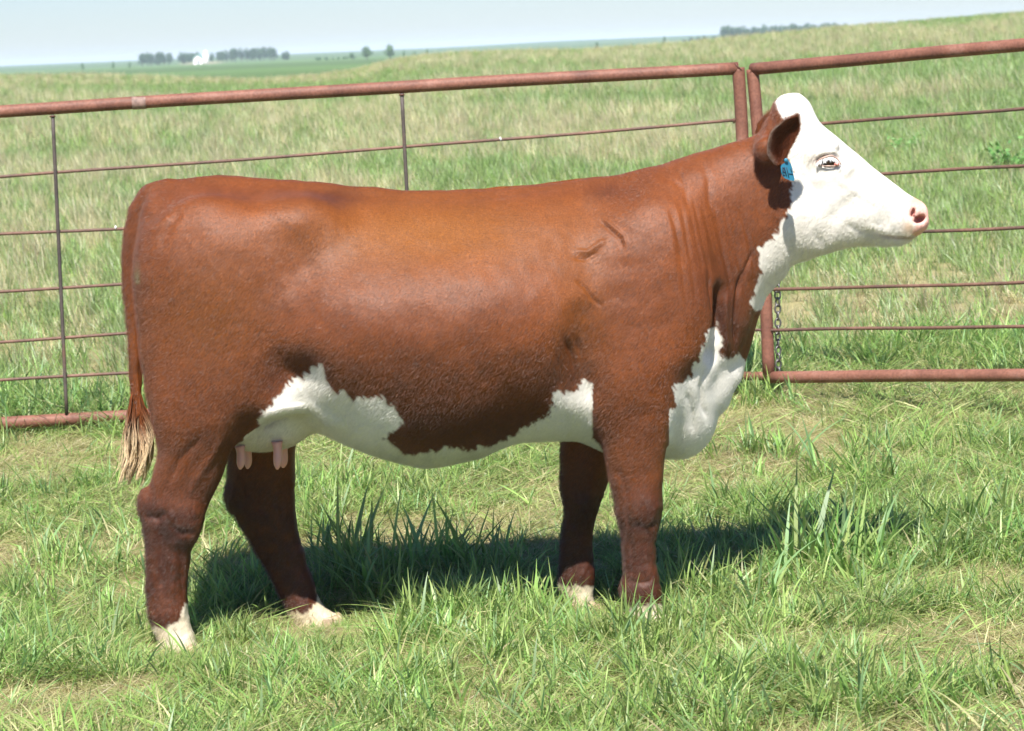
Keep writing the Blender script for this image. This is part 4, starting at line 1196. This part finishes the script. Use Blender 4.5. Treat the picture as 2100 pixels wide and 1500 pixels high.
l.new(b.outputs[0], ms.inputs[1]); l.new(tr.outputs[0], ms.inputs[2]); l.new(ms.outputs[0], n["Material Output"].inputs["Surface"])

GR = [(.22, .36, .085), (.29, .42, .11), (.17, .28, .075), (.35, .45, .14), (.25, .38, .16)]
GRM = [(.25, .34, .13), (.31, .39, .17), (.20, .29, .10), (.36, .40, .20), (.28, .35, .18)]
GR2 = GR + [(.33, .42, .14), (.36, .38, .15), (.50, .46, .25)]
ST = [(.56, .49, .28), (.48, .41, .22), (.62, .56, .36), (.38, .31, .16), (.44, .46, .20), (.30, .36, .13)]
protos = []
def P(*a, **k): protos.append(tuft("grass_tuft", *a, seed=100 + len(protos), **k))
for i in range(4): P(20, .05, (.08, .19), (.0035, .0085), (.05, .55), (.1, .9), GR2)                # 0-3 upright
for i in range(4): P(26, .06, (.12, .25), (.003, .0075), (.4, 1.0), (.4, 1.0), GR2, oneside=.75)        # 4-7 laid over
for i in range(4): P(95, .12, (.05, .17), (.0014, .0034), (1.05, 1.55), (0, .4), ST)                 # 8-11 thatch
for i in range(4): P(46, .07, (.035, .09), (.0018, .0038), (.1, 1.1), (.2, .9), GR2)                 # 12-15 short
for i in range(3): P(5, .03, (.14, .25), (.007, .012), (.05, .5), (.1, .7), GR, segs=6)              # 16-18 broad
for i in range(4): P(30, .10, (.12, .30), (.005, .009), (.05, .5), (.2, .9), GRM + GR[:2])                   # 19-22 mid clump
for i in range(4): P(26, .10, (.20, .42), (.003, .006), (.05, .5), (.1, .6), ST[:3] + [(.50, .46, .32)])  # 23-26 dry wisps
for i in range(2): P(34, .09, (.08, .20), (.004, .009), (.1, .8), (.2, .9), ST[:4] + GRM[:2])             # 27-28 dry short clump
for i in range(4): P(22, .10, (.14, .30), (.003, .008), (1.0, 1.4), (.0, .5), GR2, oneside=.8)   # 29-32 flattened green

proto_col = bpy.data.collections.new("grass_tufts")
for i, p in enumerate(protos):
    p.name = "grass_tuft_%02d" % i
    proto_col.objects.link(p)

def scatter(name, label, pts, idx, scl, lean, mat=None):
    """one stuff object: tufts instanced on its own points"""
    N = len(pts)
    me = bpy.data.meshes.new(name); me.vertices.add(N); me.vertices.foreach_set("co", pts.astype(np.float32).ravel())
    r = np.random.default_rng(N)
    yaw = r.uniform(0, 6.28, N); tx = r.normal(0, .06, N); ty = lean + r.normal(0, .06, N)
    rot = np.empty((N, 3), np.float32)
    # R = Ry(ty) Rx(tx) Rz(yaw) -> xyz euler
    cy, sy, cx, sx, cz, sz = np.cos(ty), np.sin(ty), np.cos(tx), np.sin(tx), np.cos(yaw), np.sin(yaw)
    r00 = cy * cz + sy * sx * sz; r10 = cx * sz; r20 = -sy * cz + cy * sx * sz; r21 = sy * sz + cy * sx * cz; r22 = cy * cx
    rot[:, 0] = np.arctan2(r21, r22); rot[:, 1] = np.arcsin(np.clip(-r20, -1, 1)); rot[:, 2] = np.arctan2(r10, r00)
    a = me.attributes.new("rot", 'FLOAT_VECTOR', 'POINT'); a.data.foreach_set("vector", rot.ravel())
    a = me.attributes.new("scl", 'FLOAT', 'POINT'); a.data.foreach_set("value", scl.astype(np.float32))
    a = me.attributes.new("idx", 'INT', 'POINT'); a.data.foreach_set("value", idx.astype(np.int32))
    o = bpy.data.objects.new(name, me); C.objects.link(o)
    ng = bpy.data.node_groups.new(name, 'GeometryNodeTree')
    ng.interface.new_socket("Geometry", in_out='INPUT', socket_type='NodeSocketGeometry')
    ng.interface.new_socket("Geometry", in_out='OUTPUT', socket_type='NodeSocketGeometry')
    gi = ng.nodes.new("NodeGroupInput"); go = ng.nodes.new("NodeGroupOutput")
    ci = ng.nodes.new("GeometryNodeCollectionInfo"); ci.inputs["Collection"].default_value = proto_col
    ci.inputs["Separate Children"].default_value = True; ci.inputs["Reset Children"].default_value = True
    ip = ng.nodes.new("GeometryNodeInstanceOnPoints"); ip.inputs["Pick Instance"].default_value = True
    def attr(nm, ty):
        q = ng.nodes.new("GeometryNodeInputNamedAttribute"); q.data_type = ty; q.inputs[0].default_value = nm
        return [s_ for s_ in q.outputs if s_.enabled and s_.name == "Attribute"][0]
    ng.links.new(gi.outputs[0], ip.inputs["Points"]); ng.links.new(ci.outputs[0], ip.inputs["Instance"])
    ng.links.new(attr("idx", 'INT'), ip.inputs["Instance Index"])
    ng.links.new(attr("rot", 'FLOAT_VECTOR'), ip.inputs["Rotation"])
    ng.links.new(attr("scl", 'FLOAT'), ip.inputs["Scale"])
    ng.links.new(ip.outputs[0], go.inputs[0])
    md = o.modifiers.new("scatter", 'NODES'); md.node_group = ng
    tag(o, label, "grass", None, "stuff")
    return o

def rnd_area(n, y0, y1, margin, seed):
    r = np.random.default_rng(seed)
    D0, D1 = y0 + 8, y1 + 8
    D = np.sqrt(r.uniform(D0 ** 2, D1 ** 2, n))
    x = r.uniform(-1, 1, n) * (0.192 * D + margin)
    return x, D - 8, r

def dryness(x, y):
    """trampled, dry ground patches"""
    d = fbm(x * 0.9 + 5, y * 0.75, 71, 3)
    for gx, gy, sx, sy, a in ((-2.0, 1.1, .5, .35, .35), (1.05, -.75, .6, .3, .45), (1.35, .1, .45, .35, .45), (-.35, .9, .5, .4, .3), (.75, 1.9, .5, .5, .4), (-1.1, -.75, .35, .2, .3), (.2, -1.15, .4, .15, .25), (-.1, 1.35, .8, .3, .15), (-1.4, -.9, .3, .3, .2)):
        d = d + a * np.exp(-(((x - gx) / sx) ** 2 + ((y - gy) / sy) ** 2))
    for gx, gy, sx, sy, a in ((-1.9, -.2, .6, .5, .3), (0, -.5, .8, .25, .3), (.8, -1.1, .5, .3, .3), (1.1, 1.1, .4, .4, .3), (0.1, .3, 1.2, .35, .25), (1.7, 1.8, .6, .6, .25), (-1.5, 2, .6, .5, .2)):
        d = d - a * np.exp(-(((x - gx) / sx) ** 2 + ((y - gy) / sy) ** 2))
    return d

def ground_at(px, py):
    d = _F * F_PX + _R * (px - 1050.0) - _U * (py - 750.0)
    z = 0.0
    for i in range(6):
        t = (z - CAM[2]) / d[2]; p = CAM + d * t; z = float(H(p[0], p[1]))
    return p

def near_grass():
    x, y, r = rnd_area(34000, -2.3, 4.6, 1.1, 201)
    d = dryness(x, y)
    k = r.random(len(x))
    tallness = fbm(x * 1.6, y * 1.6, 72, 2)
    R4 = lambda: r.integers(0, 4, len(x))
    idx = np.select([k < .27, k < .40, k < .58, k < .76, k < .955], [8 + R4(), 12 + R4(), 29 + R4(), 4 + R4(), R4()], 16 + r.integers(0, 3, len(x)))
    keep = np.ones(len(x), bool)
    tall = (idx < 8) | ((idx > 15) & (idx < 19))
    p = smooth01((0.65 - d) / .2)
    keep &= ~(tall & (r.random(len(x)) > p * .8 * smooth01((tallness - .2) / .35) + .08))
    keep &= ~(tall & (y > 2.3) & (y < 3.5) & (r.random(len(x)) > .35))
    laid = idx >= 29
    keep &= ~(laid & (r.random(len(x)) > p * .85 + .12))
    sh = (idx >= 12) & (idx <= 15)
    keep &= ~(sh & (r.random(len(x)) > p * .85 + .15))
    scl = r.uniform(.6, 1.1, len(x)) * np.where(tall, 0.47 + .66 * tallness, .95)
    feet = np.zeros(len(x))
    for q_ in (_FW[0], _FW[1], _FW[3]): feet = np.maximum(feet, np.exp(-(((x - q_[0] - .03) / .20) ** 2 + ((y - q_[1] + .20) / .26) ** 2)))
    fh = np.exp(-(((x - _FW[1][0] - .02) / .26) ** 4 + ((y - _FW[1][1] + .30) / .40) ** 4))
    scl = scl * (1 - .62 * feet * (1 - .3 * ~tall)) * (1 - .5 * fh)
    scl = np.where((y > 2.3) & (y < 3.5) & tall, scl * .72, scl)
    # beyond the fence the grass stands taller
    scl = scl * (1 + .3 * smooth01((y - 2.6) / 1.0) * tall)
    x, y, idx, scl = x[keep], y[keep], idx[keep], scl[keep]
    # thick standing clumps where the photo has them: (px, py of the foot, spread, size, tufts)
    X2, Y2, I2, S2 = [x], [y], [idx], [scl]
    for px, py, sp, sz, nt_ in ((1338, 1318, .10, 1.0, 13), (1270, 1345, .12, .9, 10), (1400, 1350, .10, .8, 7), (860, 1400, .16, .8, 8), (320, 1395, .14, .75, 8), (500, 1330, .10, .7, 6), (790, 1330, .12, .85, 8), (960, 1290, .20, 1.0, 14), (1060, 1265, .12, 1.0, 8), (850, 1290, .14, 1.0, 9), (1130, 1330, .2, .9, 10), (1480, 1290, .2, .9, 10), (1620, 1300, .16, .8, 8),
                                (1100, 1290, .12, .85, 7), (440, 1262, .10, 1.0, 8), (500, 1230, .12, 1.15, 9), (720, 1215, .18, 1.35, 14), (860, 1195, .22, 1.35, 15), (1000, 1180, .2, 1.15, 10), (1440, 1225, .12, 1.15, 8),
                                (1500, 1235, .15, 1.0, 8), (1680, 1170, .12, 1.5, 12), (1740, 1165, .10, 1.3, 7), (1620, 935, .14, 1.1, 9), (1740, 1000, .18, 1.2, 10), (2040, 1090, .25, 1.25, 13), (1560, 830, .10, 1.0, 7), (1900, 930, .25, .9, 9),
                                (1290, 1480, .2, .95, 9), (1010, 1480, .2, .8, 8), (160, 1180, .3, .9, 14), (60, 1330, .2, .8, 8), (1720, 1480, .15, .9, 7), (2060, 1430, .15, 1.0, 8), (1520, 1440, .12, .85, 6), (650, 1060, .2, .8, 7), (800, 1010, .2, .8, 7)):
        g = ground_at(px, py)
        qx = g[0] + r.normal(0, sp * .6, nt_); qy = g[1] + r.normal(0, sp * .6, nt_)
        X2.append(qx); Y2.append(qy); I2.append(np.where(r.random(nt_) < .75, r.integers(0, 4, nt_), 16 + r.integers(0, 3, nt_))); S2.append(sz * r.uniform(.75, 1.15, nt_))
    x = np.concatenate(X2); y = np.concatenate(Y2); idx = np.concatenate(I2); scl = np.concatenate(S2)
    scatter("trampled_grass", "bright green trampled grass and dry thatch under and around the cow", np.stack([x, y, H(x, y)], 1), idx, scl, -0.05)

PATCH = [(100, 290, 190, 16, .22), (250, 352, 300, 24, .20), (900, 262, 280, 18, .14), (1350, 335, 260, 20, .12), (1900, 90, 260, 22, .14), (1700, 205, 200, 14, .10), (880, 135, 130, 12, .25), (250, 166, 300, 8, .35), (1150, 120, 200, 9, .12),
         (200, 240, 320, 16, -.22), (1250, 222, 320, 18, -.2), (1620, 170, 240, 18, -.16), (950, 365, 260, 20, -.2), (2000, 330, 200, 50, -.16), (380, 430, 260, 40, -.12), (1900, 480, 300, 60, -.14), (300, 190, 330, 12, -.3), (250, 215, 330, 9, .25), (700, 215, 300, 10, -.1)]
def patches(x, y):
    """straw coloured and greener stretches of the hill, fixed to the ground"""
    P = np.stack([x, y, H(x, y)], 1); px, py = project(P)
    d = 0
    for gx, gy, sx, sy, a in PATCH: d = d + a * np.exp(-(((px - gx) / sx) ** 2 + ((py - gy) / sy) ** 2))
    return d

def mid_grass():
    x, y, r = rnd_area(30000, 4.4, 24, 3.0, 202)
    D = y + 8
    d = fbm(x * .22 + 3, y * .10, 73, 4) + patches(x, y)
    k = r.random(len(x)); q = smooth01((d - .44) / .16)
    g1 = 19 + r.integers(0, 4, len(x)); dr = 23 + r.integers(0, 4, len(x)); ds = 27 + r.integers(0, 2, len(x)); sh = 12 + r.integers(0, 4, len(x))
    idx = np.where(k < .04 + .26 * q * smooth01((D - 13) / 6), dr, np.where(k < .06 + .42 * q, ds, np.where(k < .8, g1, sh)))
    scl = r.uniform(.5, 1.0, len(x)) * (0.62 + .006 * D)
    scatter("pasture_grass", "tall green and pale dry grass of the pasture just beyond the fence", np.stack([x, y, H(x, y)], 1), idx, scl, -0.18)

def far_grass():
    x, y, r = rnd_area(52000, 23.5, CREST_D - 8 + 6, 5.0, 203)
    D = y + 8
    d = fbm(x * .10 + 8, y * .045, 74, 4) + patches(x, y)
    k = r.random(len(x)); q = smooth01((d - .42) / .16)
    g1 = 19 + r.integers(0, 4, len(x)); dr = 23 + r.integers(0, 4, len(x)); ds = 27 + r.integers(0, 2, len(x))
    idx = np.where(k < .03 + .28 * q, dr, np.where(k < .08 + .45 * q, ds, g1))
    scl = r.uniform(.7, 1.3, len(x)) * np.interp(D, [31, 60, 70], [.80, .48, .32])
    scatter("hillside_grass", "wind combed pale green and straw coloured grass on the rising hill", np.stack([x, y, H(x, y)], 1), idx, scl, -0.2)
near_grass(); mid_grass(); far_grass()

# ------------------------------------------------------------------ far trees and farm
def far_point(px, D):
    Y = D - 8
    x = W(px, 137 - 0.042 * px, Y)[0]
    return np.array([x, Y, float(H(x, Y))])

def tree_meshes(seed, hgt, wid, leafc, n=900, tall=False):
    r = np.random.default_rng(seed)
    blobs = []
    for i in range(11):
        a = r.uniform(0, 6.28); q = r.uniform(0, .33) * wid; z = r.uniform(.28, .85) * hgt
        q *= 1.0 - max(0, z / hgt - .5) * 1.2
        blobs.append((q * math.cos(a), q * math.sin(a), z, r.uniform(.16, .27) * min(wid, hgt)))
    V = []; Fq = []; o = 0
    for i in range(n):
        bx, by, bz, br = blobs[r.integers(len(blobs))]
        d = r.normal(size=3); d /= np.linalg.norm(d); rr = br * r.uniform(.55, 1.08)
        c = np.array([bx, by, bz]) + d * rr
        s = hgt * r.uniform(.018, .045)
        a = r.normal(size=3); a /= np.linalg.norm(a); b_ = np.cross(a, d + .3 * r.normal(size=3)); b_ /= np.linalg.norm(b_) + 1e-9
        V += [c - a * s - b_ * s * .6, c + a * s - b_ * s * .5, c + a * s * .8 + b_ * s * .7, c - a * s * .7 + b_ * s * .6]
        Fq.append((o, o + 1, o + 2, o + 3)); o += 4
    tv, tf = tube(np.array([[0, 0, -.2], [0.02 * hgt, 0, hgt * .25], [0, .02 * hgt, hgt * .5], [.03 * hgt, 0, hgt * .75]]), [.030 * hgt, .022 * hgt, .014 * hgt, .005 * hgt], 8)
    limbs = [(tv, tf)]
    for i in range(6):
        bx, by, bz, br = blobs[i]
        limbs.append(tube(np.array([[0, 0, hgt * r.uniform(.2, .45)], [bx * .5, by * .5, bz * .8], [bx, by, bz]]), [.012 * hgt, .008 * hgt, .003 * hgt], 6))
    tv, tf = join(limbs)
    return np.array(V), np.array(Fq), tv, tf

M_BARK = plain_mat("bark", (.10, .075, .05), .9, .3, 3)
M_LEAF_D = tree_mat("dark_leaves", (.026, .080, .022), (.055, .125, .032))
M_LEAF_G = tree_mat("green_leaves", (.06, .14, .04), (.12, .22, .07))
tree_cache = {}
def tree(px, D, hgt, wid, label, group=None, kind=0, dark=True, cat="tree", name="tree"):
    key = (kind, dark)
    if key not in tree_cache:
        V, Fq, tv, tf = tree_meshes(500 + kind * 7, 1.0, 1.0, None)
        a = mesh_np("crown", V, Fq, M_LEAF_D if dark else M_LEAF_G, None, smooth=False, link=False)
        b_ = mesh_np("trunk", tv, tf, M_BARK, None, link=False)
        tree_cache[key] = (a, b_)
    p = far_point(px, D)
    t = empty(name, p, (0, 0, random.uniform(0, 6.28)))
    t.scale = (wid, wid, hgt)
    for src in tree_cache[key]:
        q = src.copy(); C.objects.link(q); q.parent = t
    tag(t, label, cat, group)
    return t

def top_h(px, ytop, D):
    """height for a tree at px whose top reaches image row ytop"""
    p = far_point(px, D)
    z = W(px, ytop, D - 8)[2]
    return z - p[2]

def row(px0, px1, n, D, ytops, label, group, dark=True, wf=1.0):
    for i in range(n):
        t = (i + .5) / n; px = px0 + (px1 - px0) * t + random.uniform(-3, 3)
        Dd = D + random.uniform(-25, 25)
        yt = np.interp(t, np.linspace(0, 1, len(ytops)), ytops) + random.uniform(-1.5, 2)
        h_ = top_h(px, yt, Dd) * 1.03
        tree(px, Dd, h_, h_ * random.uniform(.85, 1.15) * wf, label, group, random.randrange(5), dark)

g1 = "trees of the rounded grove left of the farmhouse"
row(290, 350, 7, 1500, [110, 108, 111], "dark bluish tree in the rounded grove well left of the white farmhouse", g1)
row(368, 408, 5, 1520, [110, 107, 109], "dark tree in the small clump directly behind the white farmhouse roof", "trees close behind the farmhouse")
row(432, 566, 14, 1560, [110, 105, 101, 100, 97, 96], "dark tree in the long shelterbelt right of the white farmhouse", "trees of the shelterbelt right of the farmhouse")
row(644, 715, 8, 1100, [118, 119, 117], "low green bush in the hedge line between the shelterbelt and the two round trees", "bushes of the low hedge line", False, 1.5)
tree(346, 1440, top_h(346, 116, 1440), 2.2, "narrow dark conifer at the right end of the rounded grove", None, 3)
tree(590, 1400, top_h(590, 105, 1400), 5.0, "lone dark tree just right of the long shelterbelt on the far left horizon", None, 1)
tree(582, 1400, top_h(582, 107, 1400), 3.4, "small dark tree touching the left side of the lone tree past the shelterbelt", None, 2)
tree(722, 1000, top_h(722, 108, 1000), 3.2, "small green tree left of the two larger round trees on the skyline", None, 2, False)
tree(752, 900, top_h(752, 95, 900), 5.3, "round green tree, left one of the skyline pair above the mid fence rail", None, 4, False)
tree(800, 900, top_h(800, 92, 900), 5.0, "pointed green tree, right one of the skyline pair above the mid fence rail", None, 1, False)
for px, yt, lb in ((232, 127, "tiny lone bush on the far left horizon"), (266, 126, "small lone bush just left of the rounded grove"), (168, 130, "faint tiny bush farthest left on the horizon"),
                   (828, 104, "tiny thin bush right of the pointed skyline tree"), (849, 106, "tiny sapling between two small bushes on the hill line"), (876, 101, "tiny round bush standing alone above the hill crest")):
    tree(px, 1000, max(1.2, top_h(px, yt, 1000)), 1.6, lb, None, 0, False, "bush", "bush")
row(1480, 1735, 26, 1450, [54, 57, 54, 51, 50, 47], "dark tree in the long shelterbelt on the right horizon above the gate", "trees of the shelterbelt on the right horizon")
row(1400, 1470, 8, 1700, [80, 76, 75], "low dark bush in the thin line left of the right shelterbelt", "bushes left of the right shelterbelt", True, 1.8)
tree(1362, 1100, top_h(1362, 74, 1100), 2.2, "small green tree on the horizon left of the right shelterbelt", None, 2, False)
tree(1224, 1100, top_h(1224, 86, 1100), 2.6, "small round tree on the horizon above the middle of the cow's back", None, 3, False)

# farmhouse and white tower
def farm():
    M_WH = plain_mat("white_siding", (.8, .8, .78), .6, .05, 2); M_GREEN = plain_mat("green_roofing", (.05, .26, .17), .5, .1, 2); M_GL = plain_mat("dark_glass", (.05, .06, .08), .2, .1)
    D = 1420; p = far_point(406, D)
    h = empty("farmhouse", p); tag(h, "white farmhouse with a green roof far off among dark trees", "farmhouse")
    wv, wf = box(-2.5, 2.2, 0, 6, -1, 3.0)
    gv = [(-2.5, -.0, 3.0), (2.2, -.0, 3.0), (-.1, -.0, 4.9), (-2.5, 6, 3.0), (2.2, 6, 3.0), (-.1, 6, 4.9)]
    v, f = join([(wv, wf), (np.array(gv), [(0, 1, 2), (5, 4, 3), (0, 2, 5, 3), (1, 4, 5, 2)])])
    mesh_np("wall", v, f, M_WH, h, smooth=False)
    rv = np.array([(-2.8, -.4, 2.85), (-.1, -.4, 5.1), (2.6, -.4, 2.85), (-2.8, 6.4, 2.85), (-.1, 6.4, 5.1), (2.6, 6.4, 2.85), (-2.8, -.4, 3.1), (-.1, -.4, 5.4), (2.6, -.4, 3.1), (-2.8, 6.4, 3.1), (-.1, 6.4, 5.4), (2.6, 6.4, 3.1)])
    rf = [(0, 3, 4, 1), (1, 4, 5, 2), (6, 7, 10, 9), (7, 8, 11, 10), (0, 1, 7, 6), (1, 2, 8, 7), (3, 9, 10, 4), (4, 10, 11, 5), (0, 6, 9, 3), (2, 5, 11, 8)]
    mesh_np("roof", rv, rf, M_GREEN, h, smooth=False)
    v, f = box(-.4, .5, -.06, .0, 0, 2.0); mesh_np("door", v, f, M_GL, h, smooth=False)
    for x in (-1.8, 1.1):
        v, f = box(x, x + .7, -.06, .0, 1.0, 2.0); mesh_np("window", v, f, M_GL, h, smooth=False)
    p = far_point(422, D)
    t = empty("grain_tower", p); tag(t, "narrow white tower with a peaked top beside the far farmhouse", "tower")
    v, f = tube(np.array([(0, 0, -1), (0, 0, 5.4)]), 1.5, 18); mesh_np("wall", v, f, M_WH, t)
    v, f = tube(np.array([(0, 0, 5.4), (0, 0, 6.1), (0, 0, 7.2)]), [1.65, 1.0, .12], 18); mesh_np("roof", v, f, M_WH, t)
farm()

# leafy weeds on the hillside
M_WEED = plain_mat("weed_leaf", (.13, .28, .07), .5, .3, 12)
def weed(px, Y, size, label, seed):
    r = np.random.default_rng(seed)
    x = W(px, 300, Y)[0]; z = float(H(x, Y))
    o = empty("leafy_weed", (x, Y, z)); tag(o, label, "weed")
    V = []; Fq = []; k = 0; st_ = []
    for i in range(26):
        a = r.uniform(0, 6.28); le = size * r.uniform(.5, 1)
        tip = np.array([math.cos(a) * le * .75, math.sin(a) * le * .75, le * r.uniform(.5, 1.0)])
        st_.append(tube(np.array([[0, 0, 0], tip * .5 + [0, 0, .1 * le], tip]), [.006, .004, .002], 5))
        for q in range(9):
            c = tip * r.uniform(.35, 1) + r.normal(0, .03, 3); d = r.normal(size=3); d[2] *= .4; d /= np.linalg.norm(d); s = np.cross(d, r.normal(size=3)); s /= np.linalg.norm(s)
            ln = size * r.uniform(.10, .2)
            V += [c, c + d * ln * .5 + s * ln * .28, c + d * ln, c + d * ln * .5 - s * ln * .28]; Fq.append((k, k + 1, k + 2, k + 3)); k += 4
    mesh_np("foliage", np.array(V), np.array(Fq), M_WEED, o, smooth=False)
    v, f = join(st_); mesh_np("stem", v, f, M_WEED, o)
weed(1855, 16, .20, "small leafy weed in the grass between the gate rods right of the cow's forehead", 1)
weed(2075, 13, .34, "leafy dark green weed at the right edge of the photo behind the gate", 2)

# ------------------------------------------------------------------ haze
def haze():
    v, f = box(-9500, 9500, -40, 9200, -4.5, 16)
    mt = bpy.data.materials.new("haze_air"); mt.use_nodes = True
    n = mt.node_tree.nodes; l = mt.node_tree.links
    n.remove(n["Principled BSDF"])
    pv = n.new("ShaderNodeVolumePrincipled")
    pv.inputs["Color"].default_value = (0.74, 0.88, 1.0, 1); pv.inputs["Density"].default_value = 0.00017; pv.inputs["Anisotropy"].default_value = -0.35
    l.new(pv.outputs[0], n["Material Output"].inputs["Volume"])
    o = mesh_np("haze", v, f, mt, smooth=False)
    tag(o, "pale blue summer haze over the far fields", None, None, "stuff")
haze()
